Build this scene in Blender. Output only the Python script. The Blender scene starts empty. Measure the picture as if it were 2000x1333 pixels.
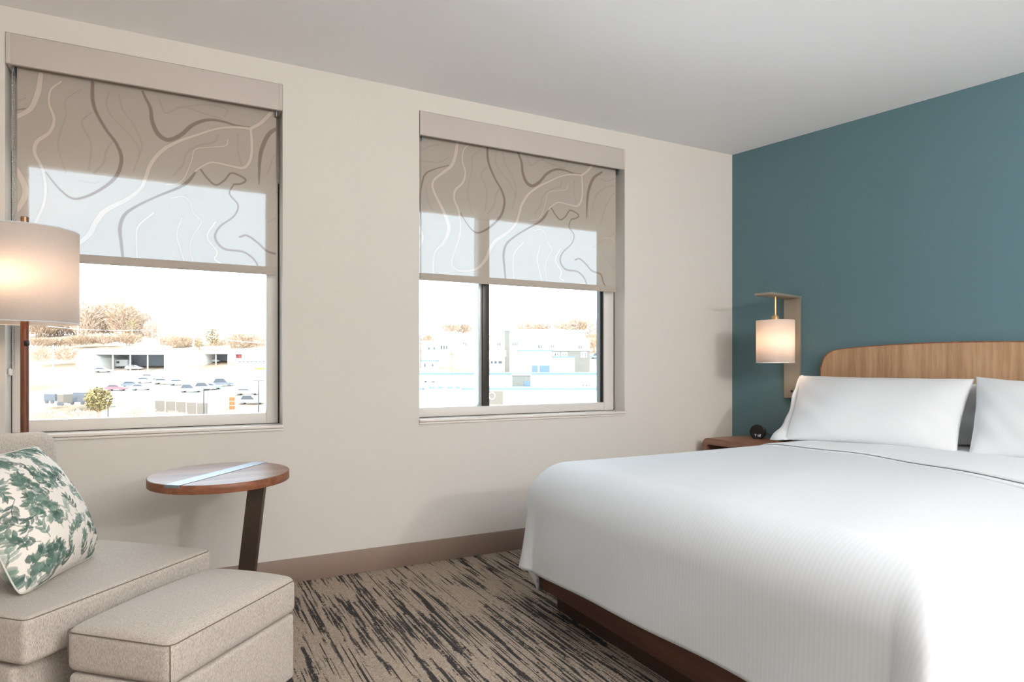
import bpy, bmesh, math, random
import numpy as np
from mathutils import Vector, Matrix
random.seed(7)
rng = np.random.default_rng(11)
PI = math.pi
scene = bpy.context.scene
COL = scene.collection

# ---------------------------------------------------------------- camera, sky, sun, lights, exposure
CAM = Vector((-3.742, -3.585, 1.147))
RIGHT = Vector((0.8871, -0.4616, 0)).normalized()
FWD = Vector((0.4616, 0.8871, 0)).normalized()
cam_data = bpy.data.cameras.new('camera')
cam = bpy.data.objects.new('camera', cam_data)
COL.objects.link(cam)
cam.location = CAM
cam.rotation_euler = (PI/2, 0, -math.atan2(FWD.x, FWD.y))
cam_data.sensor_width = 36
cam_data.lens = 1268/2000*36
cam_data.shift_y = 48.2/2000
cam_data.clip_start = 0.05
cam_data.clip_end = 3000
scene.camera = cam

world = bpy.data.worlds.new('sky')
scene.world = world
world.use_nodes = True
bg = world.node_tree.nodes['Background']
bg.inputs[0].default_value = (0.72, 0.87, 1.0, 1)
bg.inputs[1].default_value = 5.5

def add_light(name, kind, loc, energy, color, target=None, **kw):
    d = bpy.data.lights.new(name, kind)
    d.energy = energy
    d.color = color
    for k, v in kw.items():
        setattr(d, k, v)
    o = bpy.data.objects.new(name, d)
    COL.objects.link(o)
    o.location = loc
    if target is not None:
        o.rotation_euler = (Vector(target)-Vector(loc)).to_track_quat('-Z', 'Y').to_euler()
    return o

add_light('sun', 'SUN', (-30, -60, 60), 4.0, (1.0, 0.93, 0.84), target=(10, 60, -12), angle=0.01)
# outside the frame: a room lamp, and an up-light added as ceiling-bounce fill
add_light('room_lamp', 'POINT', (-1.25, -5.6, 2.15), 168, (1.0, 0.99, 0.985), shadow_soft_size=0.09)
add_light('ceiling_bounce_fill', 'AREA', (-2.5, -5.4, 1.70), 245, (0.98, 0.993, 1.0), target=(-2.5, -5.35, 2.7), shape='DISK', size=0.5)

vs = scene.view_settings
vs.view_transform = 'Standard'
vs.look = 'None'
vs.gamma = 1
vs.use_curve_mapping = False
vs.exposure = 0.0

# ---------------------------------------------------------------- helpers
def lin(c):
    return tuple(((v/255)/12.92 if v/255 <= 0.04045 else ((v/255+0.055)/1.055)**2.4) for v in c)

class G:
    """tiny node graph builder"""
    def __init__(s, name):
        s.m = bpy.data.materials.new(name)
        s.m.use_nodes = True
        s.t = s.m.node_tree
        s.b = s.t.nodes['Principled BSDF']
        s.out = s.t.nodes['Material Output']
    def n(s, typ, **kw):
        nd = s.t.nodes.new(typ)
        for k, v in kw.items():
            if k.startswith('i_'):
                key = k[2:]
                key = int(key) if key.isdigit() else key.replace('_', ' ')
                nd.inputs[key].default_value = v
            else:
                setattr(nd, k, v)
        return nd
    def l(s, a, b):
        s.t.links.new(a, b)
    def math(s, op, a, b=None, c=None, clamp=False):
        nd = s.n('ShaderNodeMath', operation=op, use_clamp=clamp)
        for i, v in enumerate((a, b, c)):
            if v is None: continue
            if isinstance(v, (int, float)): nd.inputs[i].default_value = v
            else: s.l(v, nd.inputs[i])
        return nd.outputs[0]
    def ramp(s, fac, stops, interp='LINEAR'):
        nd = s.n('ShaderNodeValToRGB')
        nd.color_ramp.interpolation = interp
        el = nd.color_ramp.elements
        while len(el) < len(stops): el.new(0.5)
        for e, (p, c) in zip(el, stops):
            e.position = p
            e.color = (*c, 1) if len(c) == 3 else c
        s.l(fac, nd.inputs[0])
        return nd.outputs[0]
    def coords(s, kind='Object', scale=(1, 1, 1), rot=(0, 0, 0)):
        tc = s.n('ShaderNodeTexCoord')
        mp = s.n('ShaderNodeMapping')
        mp.inputs['Scale'].default_value = scale
        mp.inputs['Rotation'].default_value = rot
        s.l(tc.outputs[kind], mp.inputs[0])
        return mp.outputs[0]
    def noise(s, vec, scale=5, detail=4, rough=0.5, out=0):
        nd = s.n('ShaderNodeTexNoise')
        nd.inputs['Scale'].default_value = scale
        nd.inputs['Detail'].default_value = detail
        nd.inputs['Roughness'].default_value = rough
        s.l(vec, nd.inputs['Vector'])
        return nd.outputs[out]
    def mix(s, fac, a, b):
        nd = s.n('ShaderNodeMix', data_type='RGBA')
        for i, v in ((0, fac), (6, a), (7, b)):
            if isinstance(v, (int, float)): nd.inputs[i].default_value = v
            elif isinstance(v, tuple): nd.inputs[i].default_value = (*v, 1) if len(v) == 3 else v
            else: s.l(v, nd.inputs[i])
        return nd.outputs[2]
    def bump(s, h, strength=0.2, dist=0.01):
        nd = s.n('ShaderNodeBump')
        nd.inputs['Strength'].default_value = strength
        nd.inputs['Distance'].default_value = dist
        s.l(h, nd.inputs['Height'])
        s.l(nd.outputs[0], s.b.inputs['Normal'])

def paint(name, rgb, rough=0.6, metal=0.0, var=0.03, nscale=30, bump=0.05, spec=0.5):
    g = G(name)
    c = lin(rgb)
    v = g.coords()
    nz = g.noise(v, nscale, 5)
    g.l(g.ramp(nz, [(0.3, tuple(x*(1-var) for x in c)), (0.7, tuple(min(1, x*(1+var)) for x in c))]), g.b.inputs['Base Color'])
    g.b.inputs['Roughness'].default_value = rough
    g.b.inputs['Metallic'].default_value = metal
    g.b.inputs['Specular IOR Level'].default_value = spec
    if bump: g.bump(nz, bump, 0.002)
    return g.m

def wood(name, dark, light, axis='x', rough=0.45, scale=1.0, spec=0.4):
    g = G(name)
    sc = {'x': (1.2, 22, 22), 'y': (22, 1.2, 22), 'z': (22, 22, 1.2)}[axis]
    v = g.coords('Object', tuple(s*scale for s in sc))
    a = g.noise(v, 1.6, 8, 0.62)
    fine = g.noise(g.coords('Object', tuple(s*scale*5 for s in sc)), 2.0, 3, 0.6)
    f = g.math('ADD', g.math('MULTIPLY', a, 0.72), g.math('MULTIPLY', fine, 0.28))
    g.l(g.ramp(f, [(0.36, lin(dark)), (0.62, lin(light))]), g.b.inputs['Base Color'])
    g.b.inputs['Roughness'].default_value = rough
    g.b.inputs['Specular IOR Level'].default_value = spec
    g.bump(f, 0.06, 0.002)
    return g.m

def fabric(name, a, b, scale=900, rough=0.95, bump=0.25, sheen=0.15):
    g = G(name)
    v = g.coords()
    n1 = g.noise(v, scale, 2, 0.7)
    sx = g.noise(g.coords('Object', (1, 1, 0.25)), scale*0.55, 2, 0.6)
    big = g.noise(v, 7, 3)
    f = g.math('ADD', g.math('MULTIPLY', n1, 0.5), g.math('MULTIPLY', sx, 0.5))
    col = g.ramp(f, [(0.38, lin(a)), (0.62, lin(b))])
    g.l(col, g.b.inputs['Base Color'])
    g.b.inputs['Roughness'].default_value = rough
    g.b.inputs['Specular IOR Level'].default_value = 0.15
    g.b.inputs['Sheen Weight'].default_value = sheen
    g.bump(f, bump, 0.002)
    return g.m

def props(o, label=None, cat=None, group=None, kind=None):
    if label: o['label'] = label
    if cat: o['category'] = cat
    if group: o['group'] = group
    if kind: o['kind'] = kind
    return o

def origin(o):
    p = Vector((0, 0, 0))
    while o is not None:
        p += o.location
        o = o.parent
    return p

def empty(name, loc, **kw):
    o = bpy.data.objects.new(name, None)
    o.empty_display_size = 0.1
    COL.objects.link(o)
    o.location = loc
    return props(o, **kw)

def mk(name, verts, faces, mat, parent=None, smooth=False, **kw):
    """one mesh object from world-space vertices"""
    v = np.array([tuple(p) for p in verts], dtype=float)
    off = origin(parent) if parent is not None else Vector((0, 0, 0))
    c = (v.min(0)+v.max(0))/2
    c[2] = v[:, 2].min()
    me = bpy.data.meshes.new(name)
    me.from_pydata([tuple(p) for p in (v-c)], [], [tuple(int(i) for i in f) for f in faces])
    me.validate()
    bm = bmesh.new(); bm.from_mesh(me)
    bmesh.ops.recalc_face_normals(bm, faces=bm.faces)
    bm.to_mesh(me); bm.free()
    if smooth:
        for p in me.polygons: p.use_smooth = True
    o = bpy.data.objects.new(name, me)
    COL.objects.link(o)
    if mat is not None: me.materials.append(mat)
    if parent is not None: o.parent = parent
    o.location = Vector(c)-off
    return props(o, **kw)

def bm_obj(name, bm, mat, parent=None, smooth=False, **kw):
    bm.verts.index_update()
    vs_ = [v.co.copy() for v in bm.verts]
    fs = [[v.index for v in f.verts] for f in bm.faces]
    bm.free()
    return mk(name, vs_, fs, mat, parent, smooth, **kw)

def smooth_angle(o, deg=40):
    for p in o.data.polygons: p.use_smooth = True
    try:
        o.data.set_sharp_from_angle(angle=math.radians(deg))
    except Exception:
        pass
    return o

def box(name, x0, x1, y0, y1, z0, z1, mat, parent=None, bevel=0.0, seg=2, M=None, **kw):
    bm = bmesh.new()
    bmesh.ops.create_cube(bm, size=1)
    for v in bm.verts:
        v.co = Vector(((x0+x1)/2+v.co.x*(x1-x0), (y0+y1)/2+v.co.y*(y1-y0), (z0+z1)/2+v.co.z*(z1-z0)))
    if bevel:
        bmesh.ops.bevel(bm, geom=list(bm.edges), offset=bevel, segments=seg, affect='EDGES', profile=0.5)
    if M is not None:
        for v in bm.verts: v.co = M @ v.co
    o = bm_obj(name, bm, mat, parent, **kw)
    if bevel: smooth_angle(o, 35)
    return o

def lathe(name, prof, center, mat, parent=None, seg=48, cap=True, M=None, **kw):
    """profile [(r,z)] turned round the vertical axis at centre"""
    vs_, fs = [], []
    for r, z in prof:
        for i in range(seg):
            a = 2*PI*i/seg
            p = Vector((r*math.cos(a), r*math.sin(a), z))
            vs_.append((M @ p if M is not None else p)+Vector(center))
    n = len(prof)
    for j in range(n-1):
        for i in range(seg):
            k = (i+1) % seg
            fs.append((j*seg+i, j*seg+k, (j+1)*seg+k, (j+1)*seg+i))
    if cap:
        fs.append(tuple(range(seg))[::-1])
        fs.append(tuple((n-1)*seg+i for i in range(seg)))
    o = mk(name, vs_, fs, mat, parent, **kw)
    return smooth_angle(o, 40)

def tube_data(pts, r, seg=8, closed=False):
    pts = [Vector(p) for p in pts]
    vs_, fs = [], []
    n = len(pts)
    up = Vector((0, 0, 1))
    for i, p in enumerate(pts):
        a = pts[max(i-1, 0)] if not closed else pts[(i-1) % n]
        b = pts[min(i+1, n-1)] if not closed else pts[(i+1) % n]
        t = (b-a).normalized()
        ref = up if abs(t.z) < 0.95 else Vector((1, 0, 0))
        s = t.cross(ref).normalized(); q = s.cross(t).normalized()
        rr = r[i] if isinstance(r, (list, tuple)) else r
        for k in range(seg):
            an = 2*PI*k/seg
            vs_.append(p+s*(rr*math.cos(an))+q*(rr*math.sin(an)))
    m = n if closed else n-1
    for i in range(m):
        j = (i+1) % n
        for k in range(seg):
            l = (k+1) % seg
            fs.append((i*seg+k, i*seg+l, j*seg+l, j*seg+k))
    if not closed:
        fs.append(tuple(range(seg))[::-1]); fs.append(tuple((n-1)*seg+k for k in range(seg)))
    return vs_, fs

def tube(name, pts, r, mat, parent=None, seg=8, closed=False, **kw):
    vs_, fs = tube_data(pts, r, seg, closed)
    return mk(name, vs_, fs, mat, parent, True, **kw)

def catmull(pts, sub=8):
    P = [np.array(p, float) for p in pts]
    P = [2*P[0]-P[1]]+P+[2*P[-1]-P[-2]]
    out = []
    for i in range(1, len(P)-2):
        for k in range(sub):
            t = k/sub
            out.append(0.5*((2*P[i])+(-P[i-1]+P[i+1])*t+(2*P[i-1]-5*P[i]+4*P[i+1]-P[i+2])*t*t+(-P[i-1]+3*P[i]-3*P[i+1]+P[i+2])*t**3))
    out.append(P[-2])
    return out

def axis_samples(h, r, k=5, m=8):
    a = [-h+r*(1-math.cos(PI/2*i/k)) for i in range(k)]
    mid = list(np.linspace(-h+r, h-r, m+1))
    return a+mid+[-x for x in reversed(a)]

def rounded_box(name, sx, sy, sz, r, mat, M, parent=None, crown=0.0, warp=None, m=8, **kw):
    """soft upholstered block centred on the local origin; crown lifts the middle of the top"""
    hx, hy, hz = sx/2, sy/2, sz/2
    ax, ay, az = axis_samples(hx, r, m=m), axis_samples(hy, r, m=m), axis_samples(hz, r, m=3)
    idx, vs_, fs = {}, [], []
    def V(x, y, z):
        key = (round(x, 5), round(y, 5), round(z, 5))
        if key in idx: return idx[key]
        c = Vector((max(-hx+r, min(hx-r, x)), max(-hy+r, min(hy-r, y)), max(-hz+r, min(hz-r, z))))
        d = Vector((x, y, z))-c
        p = c+d.normalized()*r if d.length > 1e-9 else c
        if crown and z > 0:
            p.z += crown*max(0, 1-(p.x/hx)**2)**0.6*max(0, 1-(p.y/hy)**2)**0.6*min(1, (p.z/hz))
        if warp: p = warp(p)
        idx[key] = len(vs_)
        vs_.append(M @ p)
        return idx[key]
    def face(A, B, f):
        for i in range(len(A)-1):
            for j in range(len(B)-1):
                q = [V(*f(A[i], B[j])), V(*f(A[i+1], B[j])), V(*f(A[i+1], B[j+1])), V(*f(A[i], B[j+1]))]
                if len(set(q)) == 4: fs.append(q)
    for s in (-1, 1):
        face(ax, ay, lambda a, b: (a, b, s*hz))
        face(ax, az, lambda a, b: (a, s*hy, b))
        face(ay, az, lambda a, b: (s*hx, a, b))
    return mk(name, vs_, fs, mat, parent, True, **kw)

def extrude_poly(name, poly, vec, mat, parent=None, bevel=0, M=None, **kw):
    """closed outline (3-D points) pushed along a vector"""
    poly = [Vector(p) for p in poly]; vec = Vector(vec)
    n = len(poly)
    vs_ = poly+[p+vec for p in poly]
    fs = [tuple(range(n)), tuple(range(2*n-1, n-1, -1))]+[(i, (i+1) % n, n+(i+1) % n, n+i) for i in range(n)]
    return mk(name, vs_, fs, mat, parent, **kw)

# ---------------------------------------------------------------- materials
M = {}
M['wall'] = paint('beige wall paint', (212, 206, 198), 0.75, var=0.012, nscale=160, bump=0.12, spec=0.25)
M['ceiling'] = paint('white ceiling paint', (240, 240, 241), 0.85, var=0.01, nscale=120, bump=0.1, spec=0.2)
M['teal'] = paint('teal wall paint', (88, 117, 125), 0.42, var=0.02, nscale=140, bump=0.10, spec=0.35)
M['base'] = paint('taupe rubber baseboard', (136, 115, 101), 0.55, var=0.03, nscale=40, bump=0.03)
M['frame'] = paint('beige grey window aluminium', (212, 208, 202), 0.45, var=0.01, bump=0.0)
M['sill'] = paint('cream sill board', (222, 214, 206), 0.5, var=0.01, bump=0.0)
M['gasket'] = paint('black rubber gasket', (40, 38, 36), 0.6, var=0.02, bump=0)
M['bronze_frame'] = paint('dark bronze aluminium', (62, 58, 52), 0.38, metal=0.3, var=0.03, bump=0)
M['light_alu'] = paint('silver aluminium', (176, 178, 178), 0.35, metal=0.4, var=0.02, bump=0)
M['valance'] = paint('beige valance fabric board', (190, 180, 173), 0.7, var=0.012, nscale=300, bump=0.05)
M['bracket'] = paint('zinc bracket', (150, 165, 172), 0.3, metal=0.8, var=0.03, bump=0)
M['chain'] = paint('grey plastic bead chain', (170, 168, 164), 0.4, var=0.02, bump=0)
M['clear'] = paint('clear plastic clip', (214, 216, 216), 0.15, var=0.01, bump=0)
M['walnut'] = wood('walnut veneer', (104, 72, 56), (158, 116, 93), 'x', 0.36, spec=0.45)
M['walnut_y'] = wood('walnut veneer crosswise', (112, 78, 60), (160, 118, 95), 'y', 0.4)
M['walnut_edge'] = wood('walnut edge band', (104, 62, 42), (150, 95, 68), 'x', 0.45)
M['bedwood'] = wood('dark brown bed rail wood', (66, 40, 28), (92, 58, 42), 'y', 0.5)
M['plinthwood'] = wood('dark plinth wood', (52, 33, 22), (70, 45, 31), 'y', 0.6)
M['oak'] = wood('honey oak veneer', (150, 114, 84), (184, 150, 117), 'z', 0.45, 0.8)
M['lampwood'] = wood('reddish lamp wood', (76, 42, 28), (120, 72, 50), 'z', 0.4)
M['bronze'] = paint('brushed bronze', (150, 118, 96), 0.35, metal=0.7, var=0.05, nscale=80, bump=0.02)
M['nickel'] = paint('brushed nickel', (160, 150, 136), 0.42, metal=0.45, var=0.03, nscale=120, bump=0.02)
M['brass'] = paint('satin brass', (214, 176, 120), 0.3, metal=0.75, var=0.03, bump=0)
M['steel'] = paint('brushed steel strip', (150, 154, 160), 0.45, metal=0.9, var=0.03, nscale=90, bump=0.01)
M['legmetal'] = paint('dark bronze steel leg', (84, 70, 60), 0.35, metal=0.55, var=0.05, nscale=60, bump=0.01)
M['upholstery'] = fabric('oatmeal upholstery', (152, 141, 130), (208, 199, 189), 800)
M['seam'] = paint('taupe seam thread', (118, 104, 92), 0.9, var=0.05, bump=0)
M['black'] = paint('black plastic', (16, 16, 17), 0.35, var=0.05, bump=0)
M['blackgloss'] = paint('black glass', (8, 8, 9), 0.08, var=0.02, bump=0)
M['white_fabric'] = fabric('white cotton', (213, 215, 218), (221, 223, 225), 1100, 0.9, 0.05, 0.1)

def emission(name, rgb, s):
    g = G(name)
    e = g.n('ShaderNodeEmission')
    e.inputs[0].default_value = (*lin(rgb), 1)
    e.inputs[1].default_value = s
    g.l(e.outputs[0], g.out.inputs[0])
    return g.m
M['digits'] = emission('clock digits', (235, 240, 245), 0.9)

# glass pane: clear, a little reflection
g = G('window glass')
tr = g.n('ShaderNodeBsdfTransparent'); tr.inputs[0].default_value = (0.97, 0.985, 0.98, 1)
gl = g.n('ShaderNodeBsdfGlossy'); gl.inputs['Roughness'].default_value = 0.02
mx = g.n('ShaderNodeMixShader')
fr = g.n('ShaderNodeFresnel'); fr.inputs[0].default_value = 1.25
g.l(fr.outputs[0], mx.inputs[0]); g.l(tr.outputs[0], mx.inputs[1]); g.l(gl.outputs[0], mx.inputs[2])
g.l(mx.outputs[0], g.out.inputs[0])
M['glass'] = g.m

def screen_cloth(name, openness, transl, printed):
    """woven solar screen: part open weave, part translucent yarn, part diffuse yarn; printed lines come from the cloth's own attribute"""
    g = G(name)
    v = g.coords()
    nz = g.noise(v, 700, 2, 0.7)
    c = lin((180, 170, 159))
    col = g.ramp(nz, [(0.3, tuple(x*0.95 for x in c)), (0.7, tuple(min(1, x*1.05) for x in c))])
    op = openness
    if printed:
        at = g.n('ShaderNodeAttribute'); at.attribute_name = 'print'
        sp = g.n('ShaderNodeSeparateXYZ'); g.l(at.outputs['Vector'], sp.inputs[0])
        dark, core, edge, ghost = sp.outputs[0], sp.outputs[1], sp.outputs[2], at.outputs['Alpha']
        col = g.mix(g.math('MULTIPLY', ghost, 0.75), col, lin((166, 156, 146)))
        col = g.mix(g.math('MULTIPLY', dark, 0.95), col, lin((138, 121, 113)))
        col = g.mix(g.math('MULTIPLY', edge, 0.85), col, lin((160, 146, 134)))
        col = g.mix(core, col, lin((206, 193, 181)))
        rim = g.math('SUBTRACT', edge, core, clamp=True)
        o1 = g.math('MULTIPLY_ADD', dark, -openness*0.32, openness)
        o1 = g.math('MULTIPLY_ADD', rim, -openness*0.10, o1)
        o1 = g.math('MULTIPLY_ADD', ghost, -openness*0.06, o1)
        op = g.math('MULTIPLY_ADD', core, openness*-0.05, o1)
    d = g.n('ShaderNodeBsdfDiffuse'); g.l(col, d.inputs[0])
    t = g.n('ShaderNodeBsdfTranslucent'); g.l(col, t.inputs[0])
    p = g.n('ShaderNodeBsdfTransparent'); p.inputs[0].default_value = (0.96, 0.98, 1.0, 1)
    m1 = g.n('ShaderNodeMixShader'); m1.inputs[0].default_value = transl
    g.l(d.outputs[0], m1.inputs[1]); g.l(t.outputs[0], m1.inputs[2])
    m2 = g.n('ShaderNodeMixShader')
    if isinstance(op, float): m2.inputs[0].default_value = op
    else: g.l(op, m2.inputs[0])
    g.l(m1.outputs[0], m2.inputs[1]); g.l(p.outputs[0], m2.inputs[2])
    g.l(m2.outputs[0], g.out.inputs[0])
    return g.m
M['screen'] = screen_cloth('grey beige printed solar screen', 0.108, 0.06, True)
M['screen_hem'] = screen_cloth('solar screen hem', 0.0, 0.05, False)

def shade_cloth(name, rgb, transl):
    g = G(name)
    v = g.coords('Object', (1, 1, 0.2))
    nz = g.noise(v, 500, 2, 0.6)
    c = lin(rgb)
    col = g.ramp(nz, [(0.3, tuple(x*0.97 for x in c)), (0.7, tuple(min(1, x*1.02) for x in c))])
    d = g.n('ShaderNodeBsdfDiffuse'); g.l(col, d.inputs[0])
    t = g.n('ShaderNodeBsdfTranslucent'); g.l(col, t.inputs[0])
    m1 = g.n('ShaderNodeMixShader'); m1.inputs[0].default_value = transl
    g.l(d.outputs[0], m1.inputs[1]); g.l(t.outputs[0], m1.inputs[2])
    g.l(m1.outputs[0], g.out.inputs[0])
    return g.m
M['shade'] = shade_cloth('off white lampshade linen', (244, 234, 226), 0.42)

# carpet: broken dark streaks running towards the window wall, loop pile
g = G('streaked carpet')
v = g.coords('Object')
sep = g.n('ShaderNodeSeparateXYZ'); g.l(v, sep.inputs[0])
def cvec(sx, sy, ox=0.0):
    cb = g.n('ShaderNodeCombineXYZ')
    # tufts: the yarn columns are 5 mm wide and change colour in 12 mm steps
    g.l(g.math('MULTIPLY_ADD', g.math('SNAP', sep.outputs[0], 0.005), sx, ox), cb.inputs[0])
    g.l(g.math('MULTIPLY', g.math('SNAP', sep.outputs[1], 0.012), sy), cb.inputs[1])
    return cb.outputs[0]
wide = g.noise(cvec(34, 1.7), 1.0, 3, 0.6)
fine = g.noise(cvec(75, 2.0, 3.3), 1.0, 2, 0.55)
hair = g.noise(cvec(170, 1.6, 9.1), 1.0, 2, 0.5)
jit = g.noise(v, 90, 3, 0.75)
dens = g.noise(cvec(1.6, 1.1, 5.5), 1.0, 2, 0.5)
jj = g.math('MULTIPLY', g.math('SUBTRACT', jit, 0.5), 0.22)
dd = g.math('MULTIPLY', g.math('SUBTRACT', dens, 0.5), 0.26)
def thr(n_, lo, hi, k=1.0):
    s_ = g.math('ADD', g.math('ADD', n_, g.math('MULTIPLY', jj, k)), dd)
    nd = g.n('ShaderNodeMapRange'); nd.inputs[1].default_value = lo; nd.inputs[2].default_value = hi
    g.l(s_, nd.inputs[0]); return nd.outputs[0]
m_ = g.math('MAXIMUM', g.math('MAXIMUM', thr(wide, 0.575, 0.60), thr(fine, 0.565, 0.60)), g.math('MULTIPLY', thr(hair, 0.585, 0.63, 0.6), 0.8))
pile = g.noise(v, 190, 4, 0.85)
lightc = g.ramp(pile, [(0.32, lin((108, 95, 84))), (0.68, lin((204, 186, 168)))])
darkc = g.ramp(pile, [(0.40, lin((44, 43, 44))), (0.60, lin((78, 74, 72))), (0.72, lin((150, 139, 128)))])
g.l(g.mix(m_, lightc, darkc), g.b.inputs['Base Color'])
g.b.inputs['Roughness'].default_value = 1.0
g.b.inputs['Specular IOR Level'].default_value = 0.05
g.bump(pile, 0.6, 0.004)
M['carpet'] = g.m

# duvet: white satin stripe following the cloth's own coordinates
g = G('white satin stripe duvet')
uv = g.n('ShaderNodeUVMap'); uv.uv_map = 'cloth'
sx = g.n('ShaderNodeSeparateXYZ'); g.l(uv.outputs[0], sx.inputs[0])
st = g.math('SINE', g.math('MULTIPLY', sx.outputs[0], 2*PI/0.0150))
sf = g.math('MULTIPLY_ADD', st, 0.5, 0.5)
g.l(g.ramp(sf, [(0.25, lin((208, 211, 214))), (0.75, lin((212, 215, 218)))]), g.b.inputs['Base Color'])
g.l(g.math('MULTIPLY_ADD', sf, 0.25, 0.55), g.b.inputs['Roughness'])
g.b.inputs['Specular IOR Level'].default_value = 0.25
wr = g.noise(g.coords('Object'), 6, 5, 0.6)
g.bump(g.math('ADD', g.math('MULTIPLY', sf, 0.10), g.math('MULTIPLY', wr, 2.0)), 0.16, 0.006)
M['duvet'] = g.m

g = G('leaf print cotton')
at_ = g.n('ShaderNodeAttribute'); at_.attribute_name = 'leafprint'
g.l(at_.outputs['Color'], g.b.inputs['Base Color'])
g.b.inputs['Roughness'].default_value = 0.9
g.b.inputs['Specular IOR Level'].default_value = 0.15
g.bump(g.noise(g.coords(), 900, 2), 0.1, 0.002)
M['leaf_cotton'] = g.m

# ---------------------------------------------------------------- room shell
H = 2.74
TD = Vector((0.194, -0.981, 0)).normalized()      # along the teal wall towards the viewer
TN = Vector((-0.981, -0.194, 0)).normalized()     # out of the teal wall into the room
XL, YF = -6.3, -6.4
XR = YF*TD.x/TD.y
WT = 0.26
W1 = (-4.406, -3.236, 0.832, 2.627)
W2 = (-2.482, -1.007, 0.832, 2.627)

fl = mk('floor', [(XL-0.2, YF-0.2, 0), (XR+0.4, YF-0.2, 0), (0.3, WT, 0), (XL-0.2, WT, 0), (XL-0.2, YF-0.2, -0.25), (XR+0.4, YF-0.2, -0.25), (0.3, WT, -0.25), (XL-0.2, WT, -0.25)],
        [(0, 1, 2, 3), (4, 7, 6, 5), (0, 4, 5, 1), (1, 5, 6, 2), (2, 6, 7, 3), (3, 7, 4, 0)], M['carpet'],
        label='taupe loop carpet with broken charcoal streaks across the room', cat='floor', kind='structure')
mk('ceiling', [(XL-0.2, YF-0.2, H), (XR+0.4, YF-0.2, H), (0.3, WT, H), (XL-0.2, WT, H), (XL-0.2, YF-0.2, H+0.25), (XR+0.4, YF-0.2, H+0.25), (0.3, WT, H+0.25), (XL-0.2, WT, H+0.25)],
   [(0, 1, 2, 3), (4, 7, 6, 5), (0, 4, 5, 1), (1, 5, 6, 2), (2, 6, 7, 3), (3, 7, 4, 0)], M['ceiling'],
   label='plain white painted ceiling over the whole room', cat='ceiling', kind='structure')

def pierced_wall(name, x0, x1, z0, z1, holes, y0, y1, mat, **kw):
    xs = sorted({x0, x1, *[h[0] for h in holes], *[h[1] for h in holes]})
    zs = sorted({z0, z1, *[h[2] for h in holes], *[h[3] for h in holes]})
    solid = {}
    for i in range(len(xs)-1):
        for j in range(len(zs)-1):
            cx, cz = (xs[i]+xs[i+1])/2, (zs[j]+zs[j+1])/2
            solid[i, j] = not any(h[0] < cx < h[1] and h[2] < cz < h[3] for h in holes)
    idx, vs_, fs = {}, [], []
    def V(i, j, y):
        k = (i, j, y)
        if k not in idx: idx[k] = len(vs_); vs_.append((xs[i], y, zs[j]))
        return idx[k]
    for (i, j), s in solid.items():
        if not s: continue
        fs.append((V(i, j, y0), V(i+1, j, y0), V(i+1, j+1, y0), V(i, j+1, y0)))
        fs.append((V(i, j, y1), V(i, j+1, y1), V(i+1, j+1, y1), V(i+1, j, y1)))
        for (di, dj, a, b) in ((-1, 0, (i, j), (i, j+1)), (1, 0, (i+1, j), (i+1, j+1)), (0, -1, (i, j), (i+1, j)), (0, 1, (i, j+1), (i+1, j+1))):
            if not solid.get((i+di, j+dj), False):
                fs.append((V(*a, y0), V(*b, y0), V(*b, y1), V(*a, y1)))
    return mk(name, vs_, fs, mat, **kw)

pierced_wall('wall_back', XL, 0.0, 0, H, [W1, W2], 0, WT, M['wall'],
             label='beige painted wall with the two recessed windows', cat='wall', kind='structure')
q = TD*(-YF/abs(TD.y)); out = -TN*0.25
extrude_poly('wall_right', [(0, 0, 0), (q.x, q.y, 0), (q.x, q.y, H), (0, 0, H)], out, M['teal'],
             label='teal accent wall behind the bed', cat='wall', kind='structure')
box('wall_left', XL-0.2, XL, YF, 0, 0, H, M['wall'], label='beige side wall left of the armchair, out of view', cat='wall', kind='structure')
box('wall_front', XL, XR, YF-0.2, YF, 0, H, M['wall'], label='beige wall on the entrance side, out of view', cat='wall', kind='structure')
box('baseboard_back', XL, -0.012, -0.012, 0, 0, 0.127, M['base'], bevel=0.003, label='taupe baseboard along the window wall', cat='baseboard', kind='structure')
p0 = TD*0.02; p1 = TD*6.3
extrude_poly('baseboard_right', [p0, p1, p1+Vector((0, 0, 0.127)), p0+Vector((0, 0, 0.127))], TN*0.012, M['base'],
             label='taupe baseboard along the teal wall', cat='baseboard', kind='structure')

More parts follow.
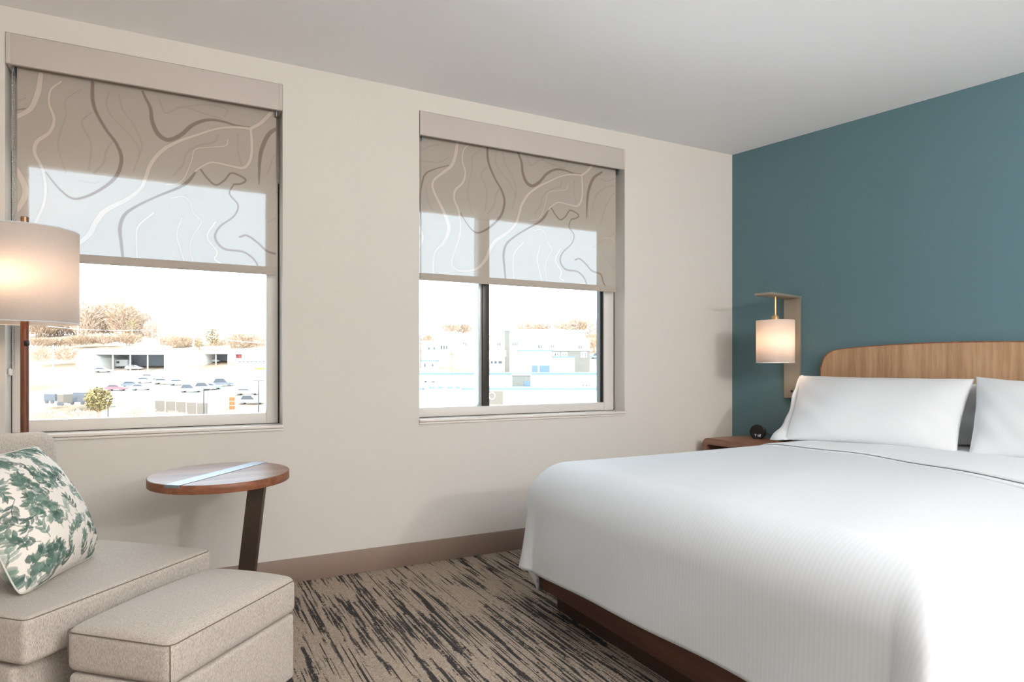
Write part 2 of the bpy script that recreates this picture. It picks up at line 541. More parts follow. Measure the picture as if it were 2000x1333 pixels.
FY = 0.115   # room-side face of the window frames, set back in the reveal
def window(name, W, gl_x0, gl_x1, mullion, label):
    x0, x1, z0, z1 = W
    gz0, gz1 = 0.893, 2.083
    root = empty(name, ((x0+x1)/2, FY, z0), label=label, cat='window', kind='structure')
    box('frame_jamb', x0+0.004, gl_x0, FY, FY+0.07, z0+0.006, gz1, M['frame'], root, 0.003)
    box('frame_jamb', gl_x1, x1-0.008, FY, FY+0.07, z0+0.006, gz1, M['frame'], root, 0.003)
    box('frame_bottom_rail', gl_x0-0.0, gl_x1+0.0, FY, FY+0.07, z0+0.006, gz0, M['frame'], root, 0.003)
    box('frame_head', x0+0.004, x1-0.008, FY, FY+0.07, gz1, gz1+0.06, M['frame'], root, 0.003)
    box('header_panel', x0, x1, FY+0.012, FY+0.05, gz1+0.06, z1, M['wall'], root)
    for a in (x0+0.001, x1-0.007):
        box('gasket', a, a+0.006, FY+0.004, FY+0.03, z0+0.004, gz1+0.05, M['gasket'], root)
    box('gasket', x0+0.006, x1-0.006, FY+0.003, FY+0.02, z0+0.0032, z0+0.006, M['gasket'], root)
    panes = [(gl_x0, gl_x1)]
    if mullion:
        a, b = mullion
        box('mullion', a+0.022, b, FY+0.002, FY+0.085, gz0, gz1, M['bronze_frame'], root, 0.003)
        box('mullion_bead', a, a+0.022, FY+0.012, FY+0.085, gz0, gz1, M['light_alu'], root, 0.002)
        panes = [(gl_x0, a+0.002), (b-0.002, gl_x1)]
        box('glazing_bead', gl_x1-0.022, gl_x1-0.012, FY+0.018, FY+0.06, gz0, gz1, M['bronze_frame'], root)
        box('glazing_bead', gl_x1-0.007, gl_x1, FY+0.012, FY+0.06, gz0, gz1, M['gasket'], root)
    for a, b in panes:
        box('pane', a, b, FY+0.034, FY+0.040, gz0-0.003, gz1+0.003, M['glass'], root)
    sl = box('window_sill', x0-0.002, x1+0.002, -0.014, FY, z0-0.012, z0+0.003, M['sill'], root, 0.003)
    box('sill_apron', x0-0.001, x1+0.001, -0.008, 0.0, z0-0.026, z0-0.014, M['sill'], root, 0.002)
    return root
window('window_1', W1, -4.348, -3.302, None, 'recessed single-pane window behind the floor lamp and armchair')
window('window_2', W2, -2.470, -1.096, (-2.046, -1.976), 'recessed two-pane window with dark mullion between armchair side and bed')

# ---------------------------------------------------------------- roller shades with printed contour lines
# line centres in metres: x from the shade-2 left jamb, z above the room floor
def printed_curves():
    L = [([(0.262, 2.52), (0.257, 2.475), (0.25, 2.43), (0.224, 2.356), (0.168, 2.304), (0.112, 2.253), (0.101, 2.208), (0.13, 2.143), (0.168, 2.077), (0.198, 2.01), (0.203, 1.958), (0.172, 1.885), (0.121, 1.829), (0.106, 1.758), (0.11, 1.667)], (0.0185, 0.0201, 0.0217, 0.02, 0.0172, 0.0152, 0.0148, 0.0164, 0.0196, 0.0242, 0.0237, 0.0189, 0.0135, 0.0109, 0.0109)),
         ([(0.339, 2.502), (0.3, 2.456), (0.293, 2.392), (0.312, 2.324), (0.295, 2.26), (0.248, 2.209), (0.239, 2.155), (0.267, 2.088), (0.279, 2.001), (0.271, 1.921), (0.243, 1.839), (0.224, 1.776), (0.243, 1.733), (0.31, 1.724), (0.388, 1.743), (0.447, 1.801), (0.477, 1.867), (0.517, 1.925), (0.61, 1.993), (0.661, 2.049), (0.682, 2.106), (0.704, 2.174), (0.751, 2.244), (0.821, 2.3), (0.909, 2.349), (0.998, 2.394), (1.077, 2.415), (1.158, 2.421)], (0.0084, 0.0089, 0.01, 0.0122, 0.0144, 0.0165, 0.0146, 0.0127, 0.0116, 0.0111, 0.0111, 0.0106, 0.0103, 0.0109, 0.0146, 0.0215, 0.0228, 0.0224, 0.018, 0.016, 0.0172, 0.0176, 0.0174, 0.0141, 0.0115, 0.0104, 0.011, 0.0123)),
         ([(1.158, 2.421), (1.205, 2.457), (1.247, 2.507), (1.27, 2.54)], (0.0143, 0.0172, 0.0186, 0.0187)),
         ([(1.158, 2.421), (1.164, 2.344), (1.158, 2.265), (1.124, 2.212), (1.055, 2.214), (0.975, 2.219), (0.92, 2.184), (0.898, 2.163)], (0.0123, 0.0138, 0.0143, 0.0137, 0.0107, 0.0095, 0.0087, 0.008)),
         ([(1.049, 2.348), (1.038, 2.313), (0.964, 2.294), (0.898, 2.272), (0.881, 2.213), (0.854, 2.134), (0.821, 2.093), (0.767, 2.078)], (0.0061, 0.0061, 0.006, 0.006, 0.006, 0.006, 0.0059, 0.0059)),
         ([(0.714, 1.933), (0.651, 1.863), (0.641, 1.797), (0.646, 1.669)], (0.0078, 0.0078, 0.0077, 0.0078)),
         ([(0.837, 1.92), (0.816, 1.838), (0.832, 1.764), (0.859, 1.667)], (0.0079, 0.0079, 0.0079, 0.0079)),
         ([(0.909, 1.931), (0.925, 1.904), (0.887, 1.834), (0.876, 1.767), (0.898, 1.664)], (0.006, 0.006, 0.006, 0.006, 0.006)),
         ([(0.992, 1.919), (0.953, 1.839), (0.998, 1.766), (0.987, 1.727), (1.021, 1.705)], (0.0081, 0.008, 0.0081, 0.0081, 0.0081)),
         ([(1.06, 1.659), (1.083, 1.689), (1.124, 1.697), (1.158, 1.684), (1.17, 1.66)], (0.0061, 0.0061, 0.0061, 0.0061, 0.0062)),
         ([(1.324, 2.016), (1.397, 2.023), (1.428, 2.006)], (0.0052, 0.0053, 0.0053)),
         ([(0.789, 2.015), (0.843, 2.029), (0.876, 2.004), (0.887, 1.958), (0.914, 1.927)], (0.0049, 0.005, 0.005, 0.005, 0.005)),
         ([(0.012, 1.966), (0.025, 1.941), (0.034, 1.899), (0.012, 1.837), (-0.015, 1.801)], (0.018, 0.0207, 0.0235, 0.018, 0.0126))]
    D = [([(0.462, 2.521), (0.462, 2.444), (0.477, 2.383), (0.517, 2.307), (0.558, 2.248), (0.579, 2.178), (0.558, 2.093), (0.497, 2.023), (0.427, 1.975), (0.378, 1.966), (0.329, 2.006), (0.281, 2.072)], (0.0142, 0.0156, 0.0144, 0.0128, 0.0142, 0.0163, 0.0159, 0.0132, 0.0117, 0.0097, 0.0079, 0.0065)),
         ([(0.667, 2.521), (0.682, 2.486), (0.701, 2.443), (0.709, 2.379), (0.735, 2.322), (0.778, 2.302), (0.832, 2.334), (0.887, 2.394), (0.953, 2.431), (1.021, 2.436), (1.089, 2.426), (1.158, 2.428)], (0.0097, 0.0126, 0.0154, 0.0183, 0.0212, 0.0204, 0.0191, 0.0176, 0.0148, 0.0119, 0.0096, 0.0082)),
         ([(1.322, 2.465), (1.253, 2.414), (1.215, 2.33), (1.202, 2.25), (1.199, 2.137)], (0.0125, 0.0207, 0.0206, 0.0165, 0.0062)),
         ([(0.92, 2.179), (0.953, 2.135), (0.992, 2.106), (1.032, 2.134), (1.068, 2.177), (1.133, 2.153), (1.112, 2.128), (1.077, 2.12)], (0.009, 0.009, 0.0091, 0.0091, 0.0091, 0.0092, 0.0092, 0.0091)),
         ([(0.903, 2.163), (0.865, 2.107), (0.821, 2.069), (0.735, 2.019), (0.651, 1.964), (0.594, 1.913), (0.573, 1.847), (0.579, 1.765), (0.589, 1.661)], (0.008, 0.0166, 0.0133, 0.0105, 0.0112, 0.0143, 0.0163, 0.0132, 0.0116)),
         ([(1.077, 2.12), (1.057, 2.069), (1.097, 2.015), (1.077, 1.955), (1.009, 1.892), (0.99, 1.833), (1.032, 1.783), (1.124, 1.774), (1.182, 1.729), (1.205, 1.662)], (0.0071, 0.0077, 0.0081, 0.0081, 0.009, 0.0112, 0.0115, 0.0104, 0.0094, 0.0082)),
         ([(1.106, 1.851), (1.141, 1.861), (1.193, 1.828), (1.241, 1.787), (1.312, 1.767), (1.337, 1.709), (1.379, 1.662)], (0.0102, 0.0102, 0.0103, 0.0103, 0.0104, 0.0104, 0.0105)),
         ([(0.214, 2.355), (0.121, 2.32), (0.057, 2.28), (0.034, 2.217), (0.023, 2.138), (0.025, 2.053), (0.03, 1.976)], (0.0055, 0.0073, 0.009, 0.0108, 0.009, 0.0075, 0.0063))]
    K = [([(0.417, 2.482), (0.358, 2.42), (0.358, 2.348), (0.334, 2.256), (0.329, 2.184), (0.358, 2.08)], (0.0057, 0.0056, 0.0056, 0.0056, 0.0056, 0.0056)),
         ([(0.457, 2.38), (0.419, 2.321), (0.455, 2.235), (0.447, 2.108)], (0.0076, 0.0076, 0.0076, 0.0076)),
         ([(0.528, 2.49), (0.517, 2.425), (0.548, 2.366), (0.62, 2.293), (0.653, 2.223), (0.63, 2.128)], (0.0067, 0.0067, 0.0067, 0.0068, 0.0068, 0.0068)),
         ([(0.568, 2.487), (0.584, 2.416), (0.63, 2.349), (0.664, 2.261), (0.646, 2.176)], (0.0067, 0.0067, 0.0068, 0.0068, 0.0068)),
         ([(0.741, 2.49), (0.767, 2.433), (0.843, 2.477), (0.931, 2.462), (1.021, 2.45)], (0.0069, 0.0069, 0.0069, 0.007, 0.0071)),
         ([(0.03, 2.414), (0.084, 2.448), (0.14, 2.466)], (0.0063, 0.0064, 0.0064)),
         ([(0.03, 2.354), (0.14, 2.361), (0.205, 2.401)], (0.0063, 0.0064, 0.0064)),
         ([(1.241, 2.196), (1.276, 2.299), (1.337, 2.356), (1.422, 2.386)], (0.0072, 0.0073, 0.0073, 0.0074)),
         ([(1.312, 2.114), (1.361, 2.249), (1.422, 2.336)], (0.0073, 0.0073, 0.0074)),
         ([(0.548, 2.265), (0.517, 2.207), (0.507, 2.151), (0.467, 2.092)], (0.0086, 0.0086, 0.0086, 0.0085)),
         ([(1.1, 2.384), (1.095, 2.315), (1.112, 2.23)], (0.0061, 0.0061, 0.0061)),
         ([(1.004, 2.362), (0.987, 2.326), (0.909, 2.292), (0.859, 2.248), (0.843, 2.19), (0.8, 2.128)], (0.0081, 0.0081, 0.008, 0.0079, 0.0079, 0.0079)),
         ([(0.057, 2.203), (0.075, 2.119), (0.103, 2.07)], (0.0063, 0.0063, 0.0064)),
         ([(1.241, 1.94), (1.324, 1.996), (1.422, 2.055)], (0.0052, 0.0052, 0.0053)),
         ([(1.324, 1.907), (1.385, 1.852), (1.422, 1.814)], (0.0052, 0.0052, 0.0053)),
         ([(0.407, 2.05), (0.467, 2.047), (0.487, 2.058)], (0.0047, 0.0047, 0.0048)),
         ([(0.81, 2.468), (0.953, 2.508), (1.043, 2.502), (1.032, 2.462)], (0.0069, 0.007, 0.0071, 0.0071)),
         ([(1.3, 2.42), (1.361, 2.408), (1.434, 2.438)], (0.0062, 0.0063, 0.0063))]
    return L, D, K

def print_map(xs, zs, ox, oz):
    """coverage of the printed lines on the shade cloth: dark, light core, light outline, faint"""
    step = xs[1]-xs[0]
    maps = [np.zeros((len(xs), len(zs))) for _ in range(4)]
    def stroke(layer, pts, w, soft=1.0):
        C = np.array(catmull([(p[0]+ox, p[1]+oz) for p in pts], 24))
        ws = np.array(catmull([(a, 0) for a in w], 24))[:, 0]
        for (x, z), h in zip(C, ws/2):
            i0, i1 = np.searchsorted(xs, (x-h-2*step, x+h+2*step)); j0, j1 = np.searchsorted(zs, (z-h-2*step, z+h+2*step))
            if i1 <= i0 or j1 <= j0: continue
            d = np.hypot(xs[i0:i1, None]-x, zs[None, j0:j1]-z)
            layer[i0:i1, j0:j1] = np.maximum(layer[i0:i1, j0:j1], np.clip((h-d)/step+0.5, 0, 1)*soft)
    L, D, K = printed_curves()
    for p, w in D: stroke(maps[0], p, w)
    for p, w in L:
        stroke(maps[1], p, w); stroke(maps[2], p, tuple(a+0.004 for a in w))
    for p, w in K: stroke(maps[3], p, w)
    return maps

def shade_fabric(name, x0, x1, z0, z1, y, ox, oz, parent):
    xs = np.linspace(x0, x1, int((x1-x0)/0.0026)); zs = np.linspace(z0, z1, int((z1-z0)/0.0026))
    mp = print_map(xs, zs, ox, oz)
    nx, nz = len(xs), len(zs)
    off = np.array(origin(parent))
    P = np.stack(np.broadcast_arrays(xs[:, None], y, zs[None, :]), -1).reshape(-1, 3)-off
    q = np.arange((nx-1)*nz).reshape(nx-1, nz)[:, :nz-1].ravel()
    F_ = np.stack([q, q+nz, q+nz+1, q+1], 1)
    me = bpy.data.meshes.new(name)
    me.vertices.add(len(P)); me.vertices.foreach_set('co', P.ravel())
    me.loops.add(F_.size); me.loops.foreach_set('vertex_index', F_.ravel().astype(np.int32))
    me.polygons.add(len(F_)); me.polygons.foreach_set('loop_start', np.arange(0, F_.size, 4, dtype=np.int32))
    me.update(calc_edges=True); me.validate()
    ca = me.color_attributes.new('print', 'FLOAT_COLOR', 'POINT')
    ca.data.foreach_set('color', np.stack([m.ravel() for m in mp], 1).astype(np.float32).ravel())
    me.materials.append(M['screen'])
    o = bpy.data.objects.new(name, me); COL.objects.link(o); o.parent = parent
    return o

def roller_shade(W, fx0, fx1, zb, ox, oz, chain_z, label):
    x0, x1, z0, z1 = W
    root = empty('roller_shade', ((x0+x1)/2, 0.05, zb), label=label, cat='shade', group='printed roller shades on the windows')
    y = 0.052
    box('valance', x0+0.002, x1-0.002, -0.006, 0.012, z1-0.140, z1-0.003, M['valance'], root, 0.002)
    for a in (x0+0.002, x1-0.020):
        box('valance_return', a, a+0.018, -0.0075, 0.10, z1-0.139, z1-0.004, M['valance'], root, 0.002)
    for a, s in ((x0+0.024, 1), (x1-0.030, -1)):
        box('bracket', a, a+0.004, 0.02, 0.095, z1-0.165, z1-0.05, M['bracket'], root)
    tube('roller_tube', [(fx0+0.005, 0.075, z1-0.075), (fx1-0.005, 0.075, z1-0.075)], 0.022, M['light_alu'], root, 16)
    shade_fabric('fabric', fx0, fx1, zb+0.04, z1-0.075, y, ox, oz, root)
    box('hem_bar', fx0, fx1, y-0.004, y+0.004, zb, zb+0.042, M['screen_hem'], root, 0.003)
    # bead chain loop hanging on the left with its wall clip
    cx = x0+0.020
    vs_, fs = [], []
    bm = bmesh.new()
    z = z1-0.15
    while z > chain_z:
        for yo in (0.030, 0.075):
            mat_ = Matrix.Translation((cx, yo, z))
            bmesh.ops.create_icosphere(bm, subdivisions=1, radius=0.0034, matrix=mat_)
        z -= 0.0085
    for yo in (0.030, 0.075):
        r_ = bmesh.ops.create_cone(bm, cap_ends=False, segments=5, radius1=0.0012, radius2=0.0012, depth=z1-0.15-chain_z, matrix=Matrix.Translation((cx, yo, (z1-0.15+chain_z)/2)))
    bm_obj('bead_chain', bm, M['chain'], root, True, kind='stuff')
    box('chain_clip', x0+0.001, x0+0.018, 0.045, 0.062, chain_z-0.028, chain_z+0.006, M['clear'], root, 0.006, 3)
    return root
roller_shade(W1, -4.372, -3.262, 1.628, -4.546, -0.036, 1.13, 'printed roller shade of the window behind the floor lamp')
roller_shade(W2, -2.466, -1.045, 1.652, -2.482, 0.0, 1.13, 'printed roller shade of the window nearer the bed')

# ---------------------------------------------------------------- bed
RX0, RX1, RY0, RY1 = -2.215, 0.02, -2.66, -0.885
bed = empty('bed', (-1.1, -1.77, 0), label='king bed with dark wooden rail and recessed plinth below the white duvet', cat='bed')
box('foot_rail', RX0, RX0+0.035, RY0, RY1, 0.10, 0.30, M['bedwood'], bed, 0.003)
box('side_rail', RX0+0.035, RX1, RY1-0.035, RY1, 0.10, 0.30, M['bedwood'], bed, 0.003)
box('side_rail', RX0+0.035, RX1, RY0, RY0+0.035, 0.10, 0.30, M['bedwood'], bed, 0.003)
box('plinth', -2.145, -0.10, -2.55, -0.975, 0.0, 0.13, M['plinthwood'], bed, 0.002)
box('slat_deck', RX0+0.036, RX1, RY0+0.036, RY1-0.036, 0.13, 0.19, M['plinthwood'], bed)
rounded_box('mattress', 2.16, 1.74, 0.44, 0.07, M['white_fabric'], Matrix.Translation((-1.04, -1.78, 0.41)), bed)

FX, HX, NY, WY = -2.12, -0.12, -2.67, -1.05     # flat zone of the cloth: foot, head, near side, window side
ZT = 0.685
RHO_F, RHO_N, RHO_W = 0.17, 0.16, 0.21
def cloth_point(a, b, lift=0.0):
    """a: across the bed (metres of cloth), b: along the bed; returns a world point of the draped cloth"""
    sy, da = 0, 0.0
    if a > WY: sy, da = 1, a-WY
    elif a < NY: sy, da = -1, NY-a
    db = max(0.0, FX-b)
    yb, xb = min(max(a, NY), WY), max(b, FX)
    rs = RHO_W if sy > 0 else RHO_N
    if da > 0 and db > 0:
        r = (da**3.4+db**3.4)**(1/3.4); th = math.atan2(da, db)
        rho = RHO_F+(rs-RHO_F)*(th/(PI/2))
    elif da > 0: r, th, rho = da, PI/2, rs
    else: r, th, rho = db, 0.0, RHO_F
    if r <= 0:
        hx = 0; dr = 0
    else:
        q = rho*PI/2
        if r < q:
            ph = r/rho; hx = rho*math.sin(ph); dr = rho*(1-math.cos(ph))
        else:
            e = r-q
            k = 0.03
            if 0 < th < PI/2:
                w = math.sin(2*th)
                if sy < 0:                       # near corner: one sharp pleat turned towards the foot
                    k += 0.04*w*math.sin(9*th+0.7)
                else:                            # window corner: soft cone with three folds
                    k += w*(0.05+0.19*math.sin(7*th-0.6))*min(1, e/0.06)
            hx = rho+k*e; dr = rho+e*math.sqrt(max(0.1, 1-k*k))
    if sy < 0 and 0 < th < PI/2 and r > 0.10:
        t0 = 0.42
        pl = max(0, 1-abs(th-t0)/(0.36 if th < t0 else 0.60))
        hx += 0.20*pl*(r-0.10)
    # plump crown and slight unevenness
    cx_ = (a-(NY+WY)/2)/((WY-NY)/2+0.25); cb = (b+1.1)/1.3
    crown = 0.022*max(0, 1-cx_*cx_)*max(0, 1-0.6*cb*cb)
    wob = 0.0035*math.sin(5.3*a+1.1*b)*math.sin(3.1*b+0.8)+0.002*math.sin(13*a-4*b)
    hang = min(1, r/0.25)
    x = xb-hx*math.cos(th)*(1 if r > 0 else 0); y = yb+sy*hx*math.sin(th)
    z = ZT+crown*(1-hang)-dr+wob*(1-hang)
    if r > 0.3:
        ww = 0.006*math.sin(a*9+2*math.sin(b*5))*min(1, (r-0.3)/0.2)*math.cos(th)**2 + 0.010*math.sin(b*8)*min(1, (r-0.3)/0.2)*math.sin(th)**2
        x -= ww*math.cos(th); y += sy*ww*math.sin(th)
    return Vector((x, y, max(z, 0.035)+lift))

def cloth(name, A, B, mat, thick, label, cat, lift=0.0, edge=None):
    vs_, fs, uvs = [], [], []
    na, nb = len(A), len(B)
    for i, a in enumerate(A):
        for j, b in enumerate(B):
            bb = edge(a, b, j/(nb-1)) if edge else b
            vs_.append(cloth_point(a, bb, lift)); uvs.append((a, bb))
    for i in range(na-1):
        for j in range(nb-1):
            fs.append((i*nb+j, (i+1)*nb+j, (i+1)*nb+j+1, i*nb+j+1))
    me = bpy.data.meshes.new(name)
    c = Vector((-1.1, -1.77, 0))
    me.from_pydata([tuple(v-c) for v in vs_], [], fs)
    ul = me.uv_layers.new(name='cloth')
    for lp in me.loops: ul.data[lp.index].uv = uvs[lp.vertex_index]
    for p in me.polygons: p.use_smooth = True
    o = bpy.data.objects.new(name, me); COL.objects.link(o); o.location = c
    me.materials.append(mat)
    sd = o.modifiers.new('thickness', 'SOLIDIFY'); sd.thickness = thick; sd.offset = -1
    return props(o, label=label, cat=cat)
LF = ZT-0.235-RHO_F+RHO_F*PI/2
LN = ZT-0.17-RHO_N+RHO_N*PI/2
LW = ZT-0.22-RHO_W+RHO_W*PI/2
def hem_foot(a): return 0.018*math.sin(a*2.3+0.6)
A = list(np.concatenate([np.arange(NY-LN, WY+LW, 0.0125), [WY+LW]]))
def foot_edge(a, b, t): return b
B = list(np.concatenate([np.arange(FX-LF, -0.60, 0.0125)]))
def duvet_edge(a, b, t):
    return b+(hem_foot(a) if b < FX else 0)*min(1, (FX-b)/LF)
cloth('duvet', A, B, M['duvet'], 0.012, 'white satin-striped duvet draped over the foot of the bed', 'duvet', edge=duvet_edge)
A2 = list(np.arange(NY-0.38, WY+0.38, 0.03))
def head_end(a): return 0.04+0.16*min(1, max(0, (-a-0.95)/0.8))
def fold1(a, b, t):
    b0 = -0.84-0.34*max(0, (-1.60-a))**1.3-0.01*math.sin(a*4)
    return b0+(head_end(a)-b0)*t
fsh = cloth('flat_sheet', A2, list(np.linspace(0, 1, 24)), M['white_fabric'], 0.005, 'white flat sheet folded back over the duvet by the pillows', 'sheet', lift=0.008, edge=fold1)
def fold2(a, b, t):
    b0 = -0.80-0.30*max(0, (-1.60-a))**1.3-0.008*math.sin(a*4+0.5)
    return b0+(head_end(a)-0.01-b0)*t
be = cloth('hem_fold', A2, list(np.linspace(0, 1, 24)), M['white_fabric'], 0.004, None, None, lift=0.016, edge=fold2)
be.parent = fsh; be.location = (0, 0, 0)

# pillows from their four corners
def pillow(BL, BR, TR, TL, thick, label, flange=0.0, n=44, seed=0, group='white pillows on the bed'):
    BL, BR, TR, TL = map(Vector, (BL, BR, TR, TL))
    nrm = (BR-BL).cross(TL-BL).normalized()
    if nrm.x > 0: nrm = -nrm
    rr = random.Random(seed)
    ph = [rr.uniform(0, 6) for _ in range(8)]
    vs_, fs = [], []
    def P(i, j, side):
        u, v = -1+2*i/n, -1+2*j/n
        us, vs2 = math.copysign(1-(1-abs(u))**1.35, u), math.copysign(1-(1-abs(v))**1.35, v)
        pu = us*(1-0.035*(1-vs2**2)); pv = vs2*(1-0.085*(1-us**2))
        s, t = (pu+1)/2, (pv+1)/2
        base = BL*(1-s)*(1-t)+BR*s*(1-t)+TR*s*t+TL*(1-s)*t
        f = max(0, 1-abs(us)**2.6)**0.55*max(0, 1-abs(vs2)**2.2)**0.6
        f *= 1-0.12*vs2
        wr = 0.006*math.sin(7*us+ph[0]+3*vs2)*math.sin(5*vs2+ph[1])+0.004*math.sin(17*us+9*vs2+ph[2])*abs(us)
        return base+nrm*side*(f*thick/2+wr*min(1, f*2))
    idx = {}
    for side in (1, -1):
        for i in range(n+1):
            for j in range(n+1):
                if side == -1 and (i in (0, n) or j in (0, n)): idx[i, j, -1] = idx[i, j, 1]; continue
                idx[i, j, side] = len(vs_); vs_.append(P(i, j, side))
    for side in (1, -1):
        for i in range(n):
            for j in range(n):
                fs.append((idx[i, j, side], idx[i+1, j, side], idx[i+1, j+1, side], idx[i, j+1, side]))
    root = empty('pillow', (BL+BR+TR+TL)/4*1.0, label=label, cat='pillow', group=group)
    mk('pillow_body', vs_, fs, M['white_fabric'], root, True)
    if flange:
        # open hem of the pillowcase standing out beyond the stuffed end
        e = (BL-BR).normalized(); vs_, fs = [], []
        m = 24
        for k in range(m+1):
            t = k/m
            p = BL*(1-t)+TL*t
            wv = 0.010*math.sin(9*t+ph[3])+0.004*math.sin(23*t)
            ext = flange*(0.15+2.2*(1-t)**3)
            pinch = -0.075*0.5*0
            for w, off in ((-0.02, 0.004), (ext*0.5, 0.010+wv), (ext, 0.004+wv*1.6)):
                vs_.append(p+e*w+nrm*off+Vector((0, 0, -0.02*(1-t)**4*(w > 0))))
        for k in range(m):
            for c_ in range(2): fs.append((k*3+c_, k*3+c_+1, k*3+c_+4, k*3+c_+3))
        fo = mk('pillowcase_hem', vs_, fs, M['white_fabric'], root, True)
        sd = fo.modifiers.new('thickness', 'SOLIDIFY'); sd.thickness = 0.004
    return root
pillow((-0.515, -0.90, 0.705), (-0.275, -1.735, 0.71), (0.150, -1.60, 1.075), (-0.045, -0.635, 1.082), 0.20,
       'long white pillow on the window side of the bed, leaning on the headboard', flange=0.035, seed=1)
pillow((-0.30, -1.80, 0.71), (-0.25, -2.56, 0.71), (0.255, -2.38, 1.02), (0.150, -1.605, 1.088), 0.20,
       'white pillow in front at the right edge, beside the long pillow', seed=2)
pillow((-0.02, -1.38, 0.71), (0.12, -2.34, 0.71), (0.335, -2.30, 1.09), (0.205, -1.40, 1.045), 0.08,
       'white pillow standing behind, glimpsed in the gap between the front pillows', seed=3)

# headboard hung on the teal wall
def T(s, o, z): return TD*s+TN*o+Vector((0, 0, z))
def arch(s0, s1):
    pts = []
    half = (s1-s0)/2; c = (s0+s1)/2
    for k in range(61):
        x = -1+2*k/60
        e = abs(x)
        z = 1.282-0.040*e**2.2
        # rounded shoulder
        d = (1-e)*half
        r = 0.115
        if d < r: z -= r-math.sqrt(max(0, r*r-(r-d)**2))
        pts.append((c+x*half, z))
    return pts
hb = arch(0.695, 2.225)
outline = [T(0.695, 0.018, 0.45)]+[T(s, 0.018, z) for s, z in hb]+[T(2.225, 0.018, 0.45)]
hroot = empty('headboard', T(1.46, 0.02, 0.45), label='honey oak veneer headboard with arched top on the teal wall', cat='headboard')
extrude_poly('headboard_panel', outline, TN*0.035, M['oak'], hroot)
e1 = [T(s, 0.016, z+0.004) for s, z in hb]
vs_, fs = [], []
for s, z in [(0.695, 0.45)]+hb+[(2.225, 0.45)]:
    cs, cz = 1.46, 0.9
    d = Vector((s-cs, z-cz)); d.normalize()
    vs_ += [T(s+d.x*0.003, 0.016, z+d.y*0.003), T(s+d.x*0.003, 0.0545, z+d.y*0.003), T(s-d.x*0.004, 0.0545, z-d.y*0.004), T(s-d.x*0.004, 0.016, z-d.y*0.004)]
for i in range(len(hb)+1):
    for k in range(4):
        fs.append((i*4+k, i*4+(k+1) % 4, (i+1)*4+(k+1) % 4, (i+1)*4+k))
mk('edge_band', vs_, fs, M['walnut_edge'], hroot, label='darker oak edge band')
box('wall_cleat', 0, 1.0, 0, 0.017, 0, 0.06, M['plinthwood'], hroot, M=Matrix.Translation(T(1.0, 0.001, 0.8)) @ Matrix(((TD.x, TN.x, 0, 0), (TD.y, TN.y, 0, 0), (0, 0, 1, 0), (0, 0, 0, 1))))

# ---------------------------------------------------------------- wall sconce
MT = Matrix(((TD.x, TN.x, 0, 0), (TD.y, TN.y, 0, 0), (0, 0, 1, 0), (0, 0, 0, 1)))
sc = empty('wall_sconce', T(0.483, 0, 0.92), label='brushed nickel wall sconce with white drum shade, lit, beside the headboard', cat='wall lamp')
box('back_plate', 0.427, 0.540, 0.001, 0.032, 0.922, 1.613, M['nickel'], sc, 0.002, M=MT)
box('arm', 0.425, 0.542, 0.001, 0.405, 1.613, 1.628, M['nickel'], sc, 0.0015, M=MT)
so = 0.245
lathe('rod', [(0.0065, 1.485), (0.0065, 1.613)], T(0.483, so, 0), M['brass'], sc, 16)
lathe('socket_cap', [(0.0, 1.437), (0.022, 1.437), (0.022, 1.478), (0.017, 1.486), (0.0, 1.486)], T(0.483, so, 0), M['brass'], sc, 24, cap=False)
sh = lathe('shade', [(0.122, 1.168), (0.122, 1.452)], T(0.483, so, 0), M['shade'], sc, 64, cap=False)
sd = sh.modifiers.new('thickness', 'SOLIDIFY'); sd.thickness = 0.002
lathe('shade_rim', [(0.123, 1.166), (0.1238, 1.170), (0.1215, 1.170), (0.1205, 1.166), (0.123, 1.166)], T(0.483, so, 0), M['white_fabric'], sh, 64, cap=False)
lathe('shade_diffuser', [(0.0, 1.447), (0.120, 1.447), (0.120, 1.450), (0.0, 1.450)], T(0.483, so, 0), M['shade'], sh, 48, cap=False)
lathe('bulb', [(0.0, 1.30), (0.02, 1.305), (0.03, 1.33), (0.026, 1.37), (0.014, 1.40), (0.014, 1.437), (0, 1.437)], T(0.483, so, 0), emission('warm bulb', (255, 214, 160), 8.0), sc, 20, cap=False)
box('usb_outlet', 0.477, 0.492, 0.032, 0.0335, 0.962, 0.976, M['black'], sc, M=MT)
sl = add_light('sconce_light', 'POINT', T(0.483, so, 1.30), 2.7, (1.0, 0.76, 0.54), shadow_soft_size=0.06)

# ---------------------------------------------------------------- nightstand, clock
ns = empty('nightstand', (-0.18, -0.33, 0), label='walnut waterfall nightstand in the corner beside the bed', cat='nightstand')
def rrect(y0, y1, z0, z1, r, k=8):
    P = []
    for cy, cz, a0 in ((y1-r, z1-r, 0), (y0+r, z1-r, PI/2), (y0+r, z0+r, PI), (y1-r, z0+r, 3*PI/2)):
        for i in range(k+1):
            a = a0+PI/2*i/k
            P.append((cy+r*math.cos(a), cz+r*math.sin(a)))
    return P
oy = rrect(-0.66, -0.075, 0.02, 0.632, 0.055); iy = rrect(-0.615, -0.12, 0.065, 0.587, 0.022)
x0, x1 = -0.375, -0.008
n = len(oy); vs_, fs = [], []
for x in (x0, x1):
    vs_ += [(x, a, b) for a, b in oy]+[(x, a, b) for a, b in iy]
for i in range(n):
    j = (i+1) % n
    fs += [(i, j, n+j, n+i), (2*n+i, 3*n+i, 3*n+j, 2*n+j), (i, 2*n+i, 2*n+j, j), (n+i, n+j, 3*n+j, 3*n+i)]
smooth_angle(mk('carcass', vs_, fs, M['walnut_y'], ns), 40)
